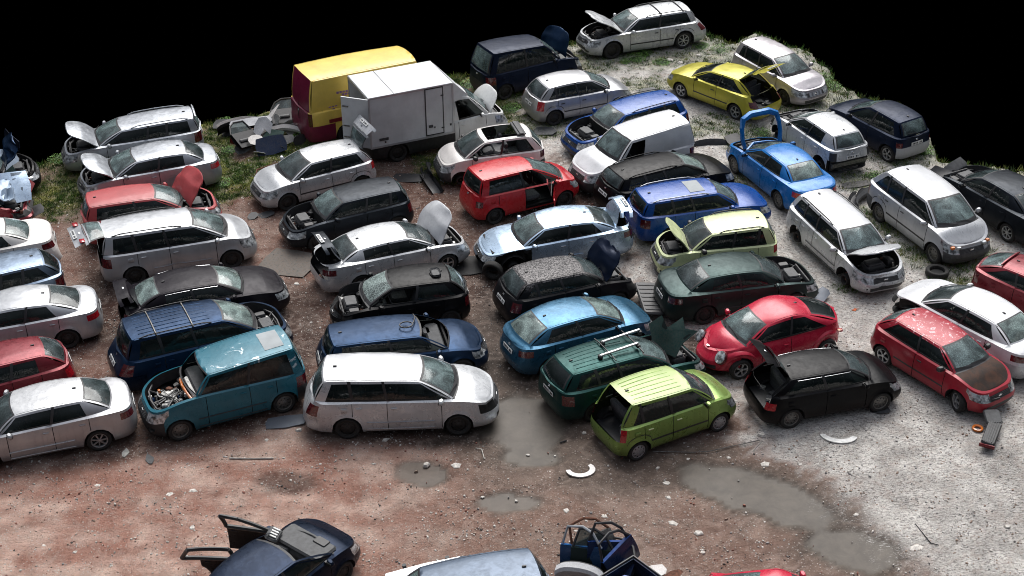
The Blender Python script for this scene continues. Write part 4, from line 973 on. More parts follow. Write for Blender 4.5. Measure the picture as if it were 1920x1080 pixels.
# box truck cargo body
r,i=W['B2']; cx=-2.57+BOXL/2-.0; z0,z1=.74,2.56; hwb=1.0; TW=paint('box_white',(.62,.64,.65),0.00,.45,dirt=.2,coat=.1); m=MB()
bx0,bx1=cx-BOXL/2,cx+BOXL/2
m.box((cx,0,z0+.03),(BOXL,2*hwb,.06),GRY)
for s in(1,-1): m.box((cx,s*(hwb-.02),(z0+z1)/2),(BOXL,.04,z1-z0-.06),TW)
m.box((bx1-.02,0,(z0+z1)/2),(.04,2*hwb-.08,z1-z0-.06),TW)
m.box((cx,0,z1-.01),(BOXL+.02,2*hwb+.02,.05),TW)
for s in(1,-1):
    m.box((cx,s*(hwb+.004),z1-.03),(BOXL+.03,.03,.05),SILV); m.box((cx,s*(hwb+.004),z0+.03),(BOXL+.03,.03,.07),SILV)
    m.box((bx0,s*(hwb+.0),(z0+z1)/2),(.05,.05,z1-z0),SILV); m.box((bx1,s*(hwb+.0),(z0+z1)/2),(.05,.05,z1-z0),SILV)
m.box((bx0+.0,0,z1-.06),(.05,2*hwb,.08),SILV); m.box((bx0+.30*BOXL,0,z1+.017),(.02,2*hwb,.006),GRY)
box=m.build('cargo_box',r)
m=MB(); dx0,dx1=bx1-.98,bx1-.36
m.box(((dx0+dx1)/2,-hwb-.012,(z0+z1)/2+.02),(dx1-dx0-.03,.02,z1-z0-.20),TW)
for x in(dx0,dx1): m.box((x,-hwb-.014,(z0+z1)/2+.02),(.03,.035,z1-z0-.14),BLK)
for z in(z0+.10,z1-.05): m.box(((dx0+dx1)/2,-hwb-.014,z),(dx1-dx0+.03,.03,.03),BLK)
m.box((dx0+.16,-hwb-.03,z0+.42),(.14,.03,.09),GRY); m.box((dx0+.30,-hwb-.03,z0+.36),(.04,.02,.05),BLK)
for z in(z0+.3,z1-.35): m.box((dx1-.03,-hwb-.03,z),(.10,.03,.03),BLK)
m.build('side_door',box)
m=MB(); m.box((bx0+.45,-hwb-.008,z0+.28),(.32,.02,.09),GRY); m.box((bx0+.5,-hwb-.012,z0+.17),(.05,.02,.05),BLK); m.box((bx1-.10,-hwb-.012,z0+.34),(.05,.02,.07),BLK); m.build('side_hatch',box)
m=MB(); m.box((0,-.48,(z0+z1)/2),(.05,.96,z1-z0-.08),TW)
for z in(1.1,1.5,2.2): m.box((-.035,-.15,z),(.03,.22,.04),STEEL)
rd=m.build('rear_door',box); rd.matrix_local=Matrix.Translation((bx0-.02,hwb*-1+.0,0))@Matrix.Rotation(math.radians(47),4,'Z')@Matrix.Translation((0,.96,0)) 
m=MB()   # wind deflector between cab roof and box
m.face([(1.05,-.62,1.86),(1.05,.62,1.86),(bx1+.06,.90,z1-.02),(bx1+.06,-.90,z1-.02)],TW)
m.face([(1.05,-.62,1.86),(bx1+.06,-.90,z1-.02),(bx1+.06,-.90,1.80)],TW); m.face([(1.05,.62,1.86),(bx1+.06,.90,1.80),(bx1+.06,.90,z1-.02)],TW)
m.face([(bx1+.06,-.90,z1-.02),(bx1+.06,.90,z1-.02),(bx1+.06,.90,1.80),(bx1+.06,-.90,1.80)],TW)
m.build('wind_deflector',r)
# mid-brown seat foam etc are left inside; hose ring on the navy estate roof
def ringon(key,c,rad,n=20,r=.018,m=BLK,name='hose_ring',z=None,label=None,cat=None,tail=False):
    rt,i=W[key]; M=rt.matrix_world if False else (Matrix.Translation(rt.location)@Matrix.Rotation(rt.rotation_euler[2],4,'Z'))
    mb=MB(); pts=[(rad[0]*math.cos(2*PI*k/n),rad[1]*math.sin(2*PI*k/n),0) for k in range(n+1)]
    if tail: pts+=[(rad[0]+.05,.1,0),(rad[0]+.12,.3,-.01),(rad[0]+.10,.5,-.03)]
    mb.tube(pts,r,m,6,False); o=mb.build(name); p=M@Vector(c); o.location=p; o.rotation_euler=(0,0,rt.rotation_euler[2]); tag(o,label,cat); return o
ringon('B7',(.0,-.12,1.475),(.17,.14),label='loop of black hose lying on the navy estate roof',cat='hose',tail=True)
mb=MB(); pts=[(.14*math.cos(2*PI*k/16),.22*math.sin(2*PI*k/16),0) for k in range(17)]; mb.tube(pts,.016,BLK,5,False); mb.box((-.02,0,-.004),(.26,.40,.012),GRY,bev=.05)
rt,i=W['B6']; o=mb.build('speaker_grille'); o.location=(Matrix.Translation(rt.location)@Matrix.Rotation(rt.rotation_euler[2],4,'Z'))@Vector((-.98,.12,1.445)); o.rotation_euler=(0,0,rt.rotation_euler[2]); tag(o,'oval black speaker cover lying on the matt black hatchback roof','speaker cover')
# ski racks on the dark green estate
rt,i=W['C13']; SKI=plain('worn_aluminium',(.50,.50,.50),.4,.5,.5,10); Mx=Matrix.Translation(rt.location)@Matrix.Rotation(rt.rotation_euler[2],4,'Z')
for k,(yy,xx) in enumerate(((.26,.02),(-.26,-.34))):
    e=root('ski_rack',Mx@Vector((xx,yy,1.50)),rt.rotation_euler[2]+.0,('far' if k==0 else 'near')+' silver ski rack clamped on the dark green estate roof','ski rack',None)
    m=MB(); m.box((0,0,.06),(1.15,.07,.05),SKI,Matrix.Rotation(.05,3,'Z'),bev=.015); m.build('rack_arm',e)
    for x in(-.55,.55): m=MB(); m.box((x,0,.0),(.10,.14,.09),BLK,bev=.02); m.build('rack_foot',e)
for x in(-.60,.20):
    m=MB(); m.tube([(0,-.56,0),(0,-.3,.03),(0,.3,.03),(0,.56,0)],.018,BLK,6); o=m.build('roof_bar',rt); o.location=(x,0,1.475)
# torn green bonnet
m=MB()
def ragged(poly,m,name,mat,loc,rot,label,cat,bend=.08,th=.014,group=None,extra=None):
    """thin bent sheet metal piece with an outline of its own"""
    mb=MB(); n=len(poly); cx=sum(p[0] for p in poly)/n; cy=sum(p[1] for p in poly)/n
    def Z(x,y): return bend*math.sin(x*2.1+y*1.3)+bend*.4*math.sin(x*5-y*4)
    rings=[]
    for s in(1,.7,.4): rings.append([(cx+(x-cx)*s,cy+(y-cy)*s) for x,y in poly])
    for dz,fl in((0,False),(-th,True)):
        for a,b in((0,1),(1,2)):
            for k in range(n):
                k2=(k+1)%n; q=[rings[a][k],rings[a][k2],rings[b][k2],rings[b][k]]
                mb.face([(p[0],p[1],Z(*p)+dz) for p in q],mat if not fl else extra or mat,fl)
        for k in range(n): k2=(k+1)%n; q=[rings[2][k],rings[2][k2],(cx,cy)]; mb.face([(p[0],p[1],Z(*p)+dz) for p in q],mat if not fl else extra or mat,fl)
    for k in range(n):
        k2=(k+1)%n; a,b=poly[k],poly[k2]; mb.face([(a[0],a[1],Z(*a)),(a[0],a[1],Z(*a)-th),(b[0],b[1],Z(*b)-th),(b[0],b[1],Z(*b))],mat)
    o=mb.build(name); o.location=loc; o.rotation_euler=rot
    if label: tag(o,label,cat,group)
    return o
o=ragged([(-.15,-.45),(.25,-.42),(.72,-.62),(.62,-.25),(.85,.0),(.45,.15),(.35,.35),(.62,.55),(.25,.78),(.0,.5),(-.25,.3)],None,'bonnet',DGREEN,(1.25,.05,1.02),(0,math.radians(-42),.25),None,None); o.parent=rt
# frame of the bright blue bonnet
rt,i=W['D5']; m=MB(); hx,hz=1.02,1.0
pts=[]
for (a,y) in((0,.66),(.35,.72),(.7,.70),(.98,.62),(1.10,.34),(1.10,0),(1.10,-.34),(.98,-.62),(.7,-.70),(.35,-.72),(0,-.66)): pts.append((hx+a*.30,y,hz+a*.92))
for dx in(0,.03): m.tube([(p[0]+dx,p[1],p[2]) for p in pts],[.06,.065,.07,.095,.11,.10,.11,.095,.07,.065,.06],BLUEB,7)
m.build('bonnet_frame',rt)
m=MB(); m.tube([(1.0,.6,.93),(1.25,.2,1.0),(1.2,-.3,.98),(1.05,-.62,.95)],.05,BLUEB,6); m.build('cowl_panel',rt)
# round coupe: round lamps, wings, badge
rt,i=W['C17']; dfm=i['deform']
for s in(1,-1):
    m=MB(); R=Matrix.Rotation(math.radians(52),3,'Y')
    prof=[(.16,0),(.155,.03),(.11,.05),(.06,.058),(0,.06)]
    base=Vector((1.80,s*.56,.66)); n=Vector((.80,s*.12,.58)).normalized(); a=n.cross(Vector((0,0,1))).normalized(); b=n.cross(a)
    vv=[]
    for (r_,h_) in prof: vv.append([(base+n*(h_+.02)+a*r_*math.cos(2*PI*k/16)+b*r_*1.12*math.sin(2*PI*k/16))[:] for k in range(17)])
    m.grid(vv,LENS); m.grid([[ (base+n*-.05+a*.175*math.cos(2*PI*k/16)+b*.195*math.sin(2*PI*k/16))[:] for k in range(17)],[ (base+n*.025+a*.168*math.cos(2*PI*k/16)+b*.186*math.sin(2*PI*k/16))[:] for k in range(17)]],PINK); m.build('headlight',rt)
    for wx,ln in((1.30,1),(-1.30,1)):
        m=MB(); rows=[]
        for k in range(13):
            t=PI*k/12; cxx,czz=math.cos(t),math.sin(t); row=[]
            for (rr,yo) in ((.36,.015),(.40,.045),(.47,.03),(.52,-.06),(.53,-.16)): xx=wx+cxx*rr*1.08; row.append((xx,s*(min(.85,i['oy'](max(-1.93,min(2.0,xx))) )+yo*.7),.30+czz*rr))
            rows.append(row)
        m.grid(rows,PINK,s<0); m.build('wheel_wing',rt)
    m=MB(); m.lathe([(.05,0),(.045,.02),(0,.03)],AMB,'z',(-1.72,s*.66,.70),10,flip=True); m.lathe([(.075,0),(.06,.04),(0,.055)],REDL,'z',(-1.78,s*.62,.66),12,flip=True); m.build('tail_light',rt)
m=MB(); m.lathe([(.055,0),(.05,.015),(0,.02)],CHR,'z',(1.87,0,.73),14,flip=True); m.build('badge',rt)
# wide carrier: the dark band under its screen and round lamps low on the nose
rt,i=W['D7']
for s in(1,-1):
    m=MB(); m.box((1.86,s*.62,.70),(.10,.13,.08),AMB,bev=.02); m.box((1.93,s*.45,.69),(.10,.15,.09),LENS,bev=.025); m.build('indicator',rt)
    m=MB(); m.lathe([(.06,0),(.05,.03),(0,.035)],LENS,'z',(1.33,s*.62,1.02),10,flip=True); m.build('upper_lamp',rt)
# empty frames: roof fabric folded back on the small white hatchback
rt,i=W['C5']; m=MB()
for k,(x,z) in enumerate(((-.86,1.50),(-.95,1.53),(-1.03,1.50))): m.box((x,0,z),(.13,.98,.045),GRY,Matrix.Rotation(.25*(k-1),3,'Y'),bev=.015)
m.build('folded_roof_cloth',rt)
m=MB(); m.box((-.3,0,.8),(.5,.9,.3),GRY,bev=.08); m.box((.15,.3,.95),(.35,.4,.2),GRY,Matrix.Rotation(.4,3,'Y'),bev=.06); m.build('seat_heap',rt)
# foreground wreck: centre console cluster lying on the bare dashboard
rt,i=W['E1']; Mx=Matrix.Translation(rt.location)@Matrix.Rotation(rt.rotation_euler[2],4,'Z')
m=MB(); m.box((.95,0,.97),(.62,1.35,.10),GRY,bev=.05); m.box((1.15,-.3,1.02),(.22,.35,.05),BLK,bev=.02)
m.build('bare_dashboard',rt)
e=root('switch_panel',Mx@Vector((.62,.62,1.12)),rt.rotation_euler[2]+.4,'grey switch panel with white keys resting on the bare dashboard of the foreground wreck','switch panel')
m=MB(); m.box((0,0,0),(.42,.30,.08),GRY,Matrix.Rotation(.35,3,'X'),bev=.04); m.build('housing',e)
m=MB(); 
for k in range(4): m.box((-.12+k*.08,-.03,.055),(.05,.17,.025),WHT,Matrix.Rotation(.35,3,'X'),bev=.008)
m.build('keypad',e)
# tyre lying against the ice blue saloon, spare wheels
def loose_tyre(px,py,r,label,rim='hubless',rot=(PI/2,0,0),z=None,w=1.0):
    x,y=G(px,py,z if z is not None else .1); tm,rm=wheel_meshes('steel'); o=bpy.data.objects.new('loose_tyre',tm); C.objects.link(o)
    o.location=(x,y,z if z is not None else .1); o.scale=(r,w,r); o.rotation_euler=rot; tag(o,label,'tyre','loose tyres lying between the vehicles')
    if rim: q=bpy.data.objects.new('rim',wheel_meshes(rim)[1]); C.objects.link(q); q.parent=o
    return o
loose_tyre(924,507,.31,'black tyre standing on the ground beside the ice blue saloon front wing',None,(.18,0,-.35),.31)
loose_tyre(968,482,.31,'wheel with a pale rim leaning on the ice blue saloon front wing','dark',(-.1,0,2.9),.42)
loose_tyre(1757,510,.34,'flat lying wheel on the gravel in front of the wide silver people carrier','steel',(-PI/2,0,0),.11)
# ------------------------------------------------------------------ loose parts in the yard
def bumper(name,px,py,L,mat,label,rz,z=.12,curve=.25,hgt=.32,roll=.5,under=BLK,cat='bumper'):
    m=MB(); rows=[]
    for k in range(13):
        t=k/12*2-1; x=t*L/2; y=-curve*t*t-(.35*max(0,abs(t)-.8)/.2*curve)
        rows.append([(x,y+.10,-hgt*.5),(x,y-.02,-hgt*.46),(x,y-.07,-hgt*.15),(x,y-.05,hgt*.2),(x,y-.09,hgt*.3),(x,y-.03,hgt*.48),(x,y+.10,hgt*.5)])
    m.grid(rows,mat); m.grid([[ (p[0],p[1]+.03,p[2]*.93) for p in r] for r in rows],under,True)
    n1=noise.noise(Vector((px,py,0)))
    o=m.build(name,None,lambda p:(Vector(p)+Vector(noise.noise_vector(Vector(p)*2+Vector((px,0,0))))*.03)[:]); x,y=G(px,py,z); o.location=(x,y,z); o.rotation_euler=(roll,0,rz); return tag(o,label,cat)
def loose_door(px,py,mat,label,rot,z=.3,w=1.05,glass_=True,fr=None,name='car_door',inside=False):
    x,y=G(px,py,z); e=root(name,(x,y,z),0,label,'car door'); e.rotation_euler=rot; m=MB()
    N=8; P=[[(lerp(-w/2,w/2,i/N),.05*math.sin(PI*j/5)+.02,lerp(-.32,.32,j/5)) for j in range(6)] for i in range(N+1)]
    m.grid(P,mat,False); m.grid([[(p[0]*.98,-.07,p[2]*.98) for p in r] for r in P],BLK if not inside else GRY,True)
    for k in range(N):
        for j in(0,5): a,b=P[k][j],P[k+1][j]; m.face([a,b,(b[0],-.07,b[2]),(a[0],-.07,a[2])],mat,j==5)
    m.box((-.15,-.10,-.05),(.5,.05,.12),GRY,bev=.02); m.build('door_panel',e)
    f=MB(); f.tube([(-w/2+.02,-.02,.30),(-w/2+.22,-.05,.62),(-w/2+.45,-.07,.74),(w/2-.15,-.07,.72),(w/2-.03,-.04,.32)],.032,fr or BLK,6); f.build('window_frame',e)
    if glass_:
        g=MB(); g.face([(-w/2+.06,-.02,.32),(w/2-.05,-.03,.32),(w/2-.16,-.06,.70),(-w/2+.45,-.06,.72),(-w/2+.24,-.045,.60)],GL_D); g.build('window_pane',e)
    return e
def panel(px,py,w,l,mat,label,rot,z=.05,cat='car panel',name='body_panel',bend=.04,shape=None,extra=None):
    poly=shape or [(-w/2,-l/2),(0,-l/2-.04),(w/2,-l/2+.05),(w/2+.04,0),(w/2-.03,l/2),(0,l/2+.03),(-w/2+.04,l/2-.02),(-w/2-.03,0)]
    if shape: poly=[(x*w,y*l) for x,y in shape]
    x,y=G(px,py,z); return ragged(poly,None,name,mat,(x,y,z),rot,label,cat,bend,extra=extra)
# heap behind the silver hatchback, left of the yellow van
bumper('bumper',452,232,1.7,DGREY,'dark grey bumper with a pale top strip at the left end of the scrap heap',.25,.35,.2,.45,.3)
panel(470,228,1.4,.28,WHITE,'long white strip of bodywork lying on the dark grey bumper',(.5,.05,.3),.62,bend=.06)
loose_door(462,262,DGREY,'dark door with a pale green window leaning on the scrap heap',(-1.0,.2,.95),.35,glass_=True)
panel(508,272,1.0,.62,NBLUE,'blue van door panel leaning at the front of the scrap heap',(.75,.0,.35),.30,bend=.03)
panel(480,262,.55,.45,CREAM,'round pale wheel arch liner on the scrap heap',(.5,.2,.5),.42,shape=[(.5*math.cos(a*.628),.5*math.sin(a*.628)) for a in range(10)])
panel(493,238,.6,.75,WHITE,'torn white wing standing in the middle of the scrap heap',(.95,.3,.2),.55,shape=[(-.5,-.5),(-.1,-.45),(.1,-.1),(.45,-.3),(.5,.2),(.1,.5),(-.3,.4),(-.45,.1)],bend=.1)
bumper('bumper',527,243,1.3,CREAM,'broken cream bumper lying beside the yellow van',.15,.25,.12,.45,.8)
loose_door(538,218,SILV,'silver tailgate with black glass lying next to the yellow van',(-1.1,0,.25),.3,w=1.1)
panel(508,215,.9,.10,CREAM,'thin cream strip sticking up out of the scrap heap',(.2,-.6,.7),.65,bend=.02)
panel(512,254,.7,.5,DGREEN,'crumpled dark green panel buried in the scrap heap',(.4,.2,-.4),.3,bend=.12)
for k,(px,py,s,lb) in enumerate(((418,232,.5,'lump of black plastic at the far left of the scrap heap'),(535,262,.45,'grey plastic cover on the grass before the yellow van'),(552,200+40,.5,'folded cream carpet beside the yellow van wheel'))):
    panel(px,py,s*1.2,s*.8,(BLK,GRY,CREAM)[k],lb,(.4,.3,.4*k),.2,bend=.14,name='scrap_piece',cat='scrap')
for k,(px,py,w_,l_,mt,lb) in enumerate((
    (436,246,.7,.30,BLK,'narrow black trim low in the scrap heap'),(455,278,.5,.35,GRY,'small grey cover in front of the scrap heap'),(500,232,.55,.4,DGREEN,'folded dark green sheet behind the scrap heap'),
    (525,268,.6,.25,GRY,'grey splash guard right of the blue van door panel'),(486,286,.35,.2,WHITE,'white shard on the grass below the scrap heap'),(548,232,.5,.45,WHT,'creased white carpet scrap beside the magenta doors'),
    (470,250,.6,.5,BLK,'black battery tray under the pale green window'),(515,228,.4,.5,ALU,'twisted bare metal bracket on top of the scrap heap'),(440,262,.35,.25,DREDL,'broken red lamp at the left foot of the scrap heap'),(562,262,.4,.3,BLK,'black mudflap next to the yellow van rear wheel'))):
    panel(px,py,w_,l_,mt,lb,(.35+.1*k,.3*math.sin(k*2.1),k*.8),.16+.03*(k%4),name='scrap_piece',cat='scrap',bend=.10)
for k,(px,py,zz,w_,l_,mt,rt_,lb) in enumerate((
    (22,262,1.25,.35,1.1,NBLUE,(.2,-1.2,.4),'twisted blue strip of bonnet standing highest at the left edge'),
    (6,300,1.0,.9,.8,paint('pale_blue_panel',(.2,.3,.4),.1,.4),(.6,.5,.9),'dull blue wing crumpled over the wrecked black car'),
    (20,352,1.05,1.1,1.1,LBLUE,(.45,.25,.5),'pale blue sheet draped over the smashed red car'),
    (44,352,.95,.5,.6,REDF,(.8,.6,-.2),'faded red torn corner hanging beside the pale blue sheet'),
    (10,335,.9,.8,.5,DGREEN,(.4,-.3,.2),'dark green glass panel between the two wrecks at the left edge'),
    (58,398,.25,.7,.4,BLK,(.3,.2,.5),'black broken bumper end under the smashed red car'))):
    panel(px,py,w_,l_,mt,lb,rt_,zz,name='crushed_panel',cat='scrap',bend=.16)
# black bumpers by the small white hatchback
bumper('bumper',806,338,1.45,BLK,'long black bumper lying upright between the slate hatchback and small white hatchback',1.92,.14,.10,.38,1.1)
bumper('bumper',800,322,1.2,GRY,'shorter worn black bumper behind the long black one',1.75,.12,.12,.30,.8)
panel(765,333,1.0,.5,BLK,'flat black rubber mat on the dirt behind the slate hatchback',(.05,0,-.2),.04,name='rubber_mat',cat='mat',bend=.03)
panel(915-.0,337-.0,.01,.01,BLK,'tiny flake',(0,0,0),.02) if False else None
panel(838,336,.45,.25,GREYP,'small grey shard beside the black bumpers',(.1,0,.3),.04,name='scrap_piece',cat='scrap')
panel(541,492,1.55,1.30,paint('grey_board',(.13,.13,.12),0,.8,coat=0,dirt=1.5),'weathered grey board lying in front of the dark aubergine saloon',(.03,.02,-.35),.05,name='old_board',cat='board',bend=.03)
panel(1020,245,.85,.60,GRY,'grey oval mat beside the beige silver hatchback wheel',(.04,.05,-.2),.06,name='rubber_mat',cat='mat',bend=.05,shape=[(-.5,-.1),(-.4,-.45),(0,-.5),(.4,-.4),(.55,0),(.3,.4),(0,.5),(-.35,.4)])
panel(880,497,.8,1.0,plain('tar_felt',(.014,.014,.014),.8),'black sheet on the dirt next to the ice blue saloon nose',(0,0,.1),.03,name='black_sheet',cat='sheet',bend=.01)
panel(512,385-.0,.5,.4,BLK,'black plastic shard near the slate hatchback nose',(.1,.1,.5),.06,name='scrap_piece',cat='scrap') if False else None
panel(474,404,.28,.25,BLK,'small black lump on the dirt left of the slate hatchback',(.3,.2,.5),.08,name='scrap_piece',cat='scrap',bend=.1)
panel(498,402,.5,.3,GRY,'thin grey sheet on the dirt left of the slate hatchback',(.05,0,.3),.04,name='scrap_piece',cat='scrap')
panel(535,790,.95,.42,paint('slate_panel',(.13,.15,.18),.2,.35,dirt=.2),'slate coloured plastic panel lying between the teal van and silver carrier',(.04,.0,.12),.06,bend=.015)
m=MB(); m.box((0,0,0),(.95,1.55,.10),BLK,Matrix.Rotation(.0,3,'Z'),bev=.05)
for k in range(7): m.box((0,-.6+k*.2,.055),(.80,.05,.02),GRY)
o=m.build('truck_bed_liner'); x,y=G(1228,560,.25); o.location=(x,y,.25); o.rotation_euler=(.05,.12,.12); tag(o,'ribbed black liner standing between the speckled hatchback and bottle green saloon','liner')
panel(1378,262,.62,.55,BLK,'square black plastic plate on the gravel behind the white panel van',(.3,.1,.6),.12,name='scrap_piece',cat='scrap',bend=.03)
bumper('bumper',1330,268,1.25,BLK,'thin black trim strip on the gravel behind the white panel van',.15,.06,.08,.14,.9)
bumper('bumper',1625,362,1.5,GRY,'grey bumper wedged between two silver vehicles on the gravel',.62,.16,.22,.36,.6)
bumper('bumper',1605,368,1.1,GRY,'worn black bumper end under the grey bumper on the gravel',1.1,.12,.15,.34,.9)
panel(1605,345,.9,.35,plain('grey_felt',(.10,.095,.09),.9),'flat grey mat lying behind the silver estate car',(.0,0,.15),.04,name='rubber_mat',cat='mat',bend=.015)
panel(1500,218,.8,.35,BLK,'black plastic tray in the silver five door hatchback nose',(.1,.1,.3),.72,name='scrap_piece',cat='scrap',bend=.08)
panel(1335,172,.01,.01,BLK,'x',(0,0,0)) if False else None
panel(1210,170,.7,.3,GRY,'weathered tray on the gravel behind the blue estate car',(.1,0,.1),.05,name='scrap_piece',cat='scrap',bend=.05)
# junk against the dark grey saloon nose
for k,(px,py,mt,lb) in enumerate(((1790,318,GRY,'folded grey plastic trim at the right edge drop'),(1812,330,DGREY,'dark wing panel heaped against the dark grey saloon'),(1770,330,BLK,'black bumper scrap at the far right drop'))):
    panel(px,py,.9,.5,mt,lb,(.5,.2*k,.7-k*.6),.45,name='scrap_piece',cat='scrap',bend=.14)
# torn bumper bits behind the crimson coupe and lamp ring
panel(1535,556,.7,.35,paint('slate_panel',(.13,.15,.18),.2,.35,dirt=.2),'torn grey wing liner on the gravel beyond the crimson coupe',(.3,.2,.8),.12,name='scrap_piece',cat='scrap',bend=.14)
panel(1603,580,.14,.06,plain('orange_rag',(.5,.12,.04),.8),'small orange scrap on the pale gravel',(.1,0,.1),.03,name='scrap_piece',cat='scrap',bend=.02)
# radiator unit and orange ring before the red hatchback
e=root('radiator_pack',(*G(1860,812,.12),.12),1.10,'dark ribbed radiator pack lying in front of the red three door hatchback','radiator')
m=MB(); m.box((-.15,0,.06),(1.0,.34,.16),BLK,Matrix.Rotation(.12,3,'X'),bev=.04); m.build('core',e)
m=MB()
for k in range(6): m.box((-.15,-.14+k*.055,.155),(.92,.016,.02),GRY)
m.build('cooling_fin',e)
m=MB(); m.box((.45,.10,.16),(.45,.42,.10),GRY,Matrix.Rotation(.5,3,'Z')@Matrix.Rotation(-.3,3,'Y'),bev=.04); m.tube([(.6,.3,.2),(.8,.25,.4),(.85,.05,.5)],.03,BLK,6); m.build('bracket',e)
m=MB(); m.box((-.66,0,.05),(.05,.38,.10),REDD,bev=.015); m.build('red_edge',e)
m=MB(); m.tube([(.11*math.cos(2*PI*k/16),.11*math.sin(2*PI*k/16),0) for k in range(17)],.035,AMB,7,False); o=m.build('orange_ring'); x,y=G(1833,803,.04); o.location=(x,y,.04); tag(o,'orange plastic ring lying beside the radiator pack','ring')
# crescents, rods and boards on the dirt
def crescent(px,py,R,w,a0,a1,rz,mat,label,cat='plastic piece'):
    m=MB(); rows=[]; th=.03
    for k in range(13):
        a=lerp(a0,a1,k/12); ww=w*(.65+.35*math.sin(PI*k/12)); 
        rows.append([(math.cos(a)*(R-ww/2),math.sin(a)*(R-ww/2)*.8,0),(math.cos(a)*(R-ww/2),math.sin(a)*(R-ww/2)*.8,th),(math.cos(a)*(R+ww/2),math.sin(a)*(R+ww/2)*.8,th),(math.cos(a)*(R+ww/2),math.sin(a)*(R+ww/2)*.8,0)])
    m.grid(rows,mat,True); o=m.build('curved_plastic_piece'); x,y=G(px,py,.03); o.location=(x,y,.015); o.rotation_euler=(0,0,rz); return tag(o,label,cat)
crescent(1572,812,.42,.20,PI*1.1,PI*1.9,-.15,WHT,'white crescent shaped liner on the pale gravel below the black hatchback')
crescent(1088,880,.30,.16,PI*1.0,PI*2.2,.1,CREAM,'cream curved fragment half buried in the wet mud')
def rod(pts,r,mat,label,name='metal_rod',cat='rod'):
    m=MB(); P=[(*G(a,b,c),c) for a,b,c in pts]; o_=Vector(P[0]); m.tube([(Vector(p)-o_)[:] for p in P],r,mat,5); o=m.build(name); o.location=o_; return tag(o,label,cat)
rod([(430,859,.03),(470,860,.03),(513,859,.03)],.02,plain('pale_rod',(.42,.40,.36),.6),'pale straight rod lying on the red dirt')
rod([(892,840,.02),(903,842,.05),(908,860,.02)],.012,plain('pale_rod',(.42,.40,.36),.6),'bent pale wire on the dirt below the silver people carrier','bent_wire','wire')
rod([(1224,846,.04),(1300,848,.04),(1330,846,.04),(1425,825,.04)],.012,STEEL,'long thin cable on the mud beside the apple green hatchback','cable','cable')
rod([(1412,846,.02),(1428,828,.2)],.012,plain('pale_rod',(.42,.40,.36),.6),'short pale stick near the apple green hatchback rear wheel','stick','stick')
rod([(477,350,.25),(482,318,.5),(540,300,.5),(560,296,.4)],.03,RUST,'bent rusty tube propped beside the silver hatchback nose','rusty_tube','tube')
rod([(1050,880-50,.02),(1062,826,.02)],.02,BLK,'black splinter in the mud left of the apple green hatchback','splinter','splinter')
rod([(1716,982,.02),(1745,1018,.02),(1760,1022,.02)],.012,BLK,'dark twig on the grey gravel near the bottom right','twig','twig')
panel(235,848,.12,.30,plain('pale_tape',(.36,.35,.32),.7),'short pale strip stuck in the red dirt',(0,0,.1),.02,name='pale_strip',cat='strip',bend=.005)
panel(280,860,.14,.35,GRY,'short dark rubber strip in the red dirt',(0,0,.5),.025,name='rubber_strip',cat='strip',bend=.01)
panel(1395,805-40,.5,.2,GRY,'dark tray on the gravel beside the black hatchback front wheel',(0,0,-.2),.03,name='scrap_piece',cat='scrap',bend=.03) if False else None
panel(1650,768,.45,.28,GRY,'dark flat tray in front of the black hatchback front wheel',(0,0,-.3),.03,name='scrap_piece',cat='scrap',bend=.02)
# foreground pile of doors
bd=[(1090,1050,BLUEB,(.35,.15,PI-.35),.50,SILV,'bright blue door with silver frame at the left of the foreground door pile'),
    (1110,1056,DGREEN,(.45,.0,PI-.15),.50,BLK,'dark green door leaning inside the foreground door pile'),
    (1140,1040,BLUE,(.25,-.1,PI+.1),.62,BLK,'bright blue door with black frame standing at the back of the door pile'),
    (1165,1048,BLUEC,(.25,.25,PI+.8),.60,BLK,'cobalt blue door on edge at the right of the door pile'),
    (1150,1070,BLUE,(.9,.2,PI-.6),.40,BLK,'royal blue door slumped low in front of the door pile'),
    (1118,1030,STEEL,(.5,.3,PI+.3),.62,RUST,'bare rusty door frame topping the foreground door pile')]
for (px,py,mt,rt_,z,fr,lb) in bd: loose_door(px,py,mt,lb,rt_,z,w=.95,glass_=mt is DGREEN,fr=fr)
bumper('bumper',1092,1072,1.1,WHITE,'cracked white bumper leaning in front of the door pile',-.35,.45,.15,.40,.3)
e=root('truck_tub',(*G(1182,1128,.35),.35),.70,'open dark blue metal tub with blue lining at the bottom edge','metal tub')
m=MB()
for (c,d) in(((0,.6,0),(1.3,.06,.9)),((0,-.6,0),(1.3,.06,.9)),((.65,0,0),(.06,1.26,.9)),((-.65,0,0),(.06,1.26,.9)),((0,0,-.4),(1.3,1.2,.05))): m.box(c,d,NAVY,bev=.0)
m.build('tub_shell',e)
m=MB(); m.tube([(-.67,-.62,.46),(.67,-.62,.46),(.67,.62,.46),(-.67,.62,.46),(-.67,-.62,.46)],.035,BLK,6); m.build('rim',e)
m=MB(); m.box((0,.1,.1),(.9,.7,.4),BLUEC,Matrix.Rotation(.5,3,'Z'),bev=.1); m.build('lining',e)
panel(1262,1078,.5,.16,RUST,'rusty brown plate at the bottom edge beside the metal tub',(.3,.2,.6),.15,name='rusty_plate',cat='plate',bend=.03)
panel(1225,1072,.5,.3,CREAM,'crumpled pale sheet on the ground beside the metal tub',(.2,.2,.2),.1,name='pale_sheet',cat='sheet',bend=.1)
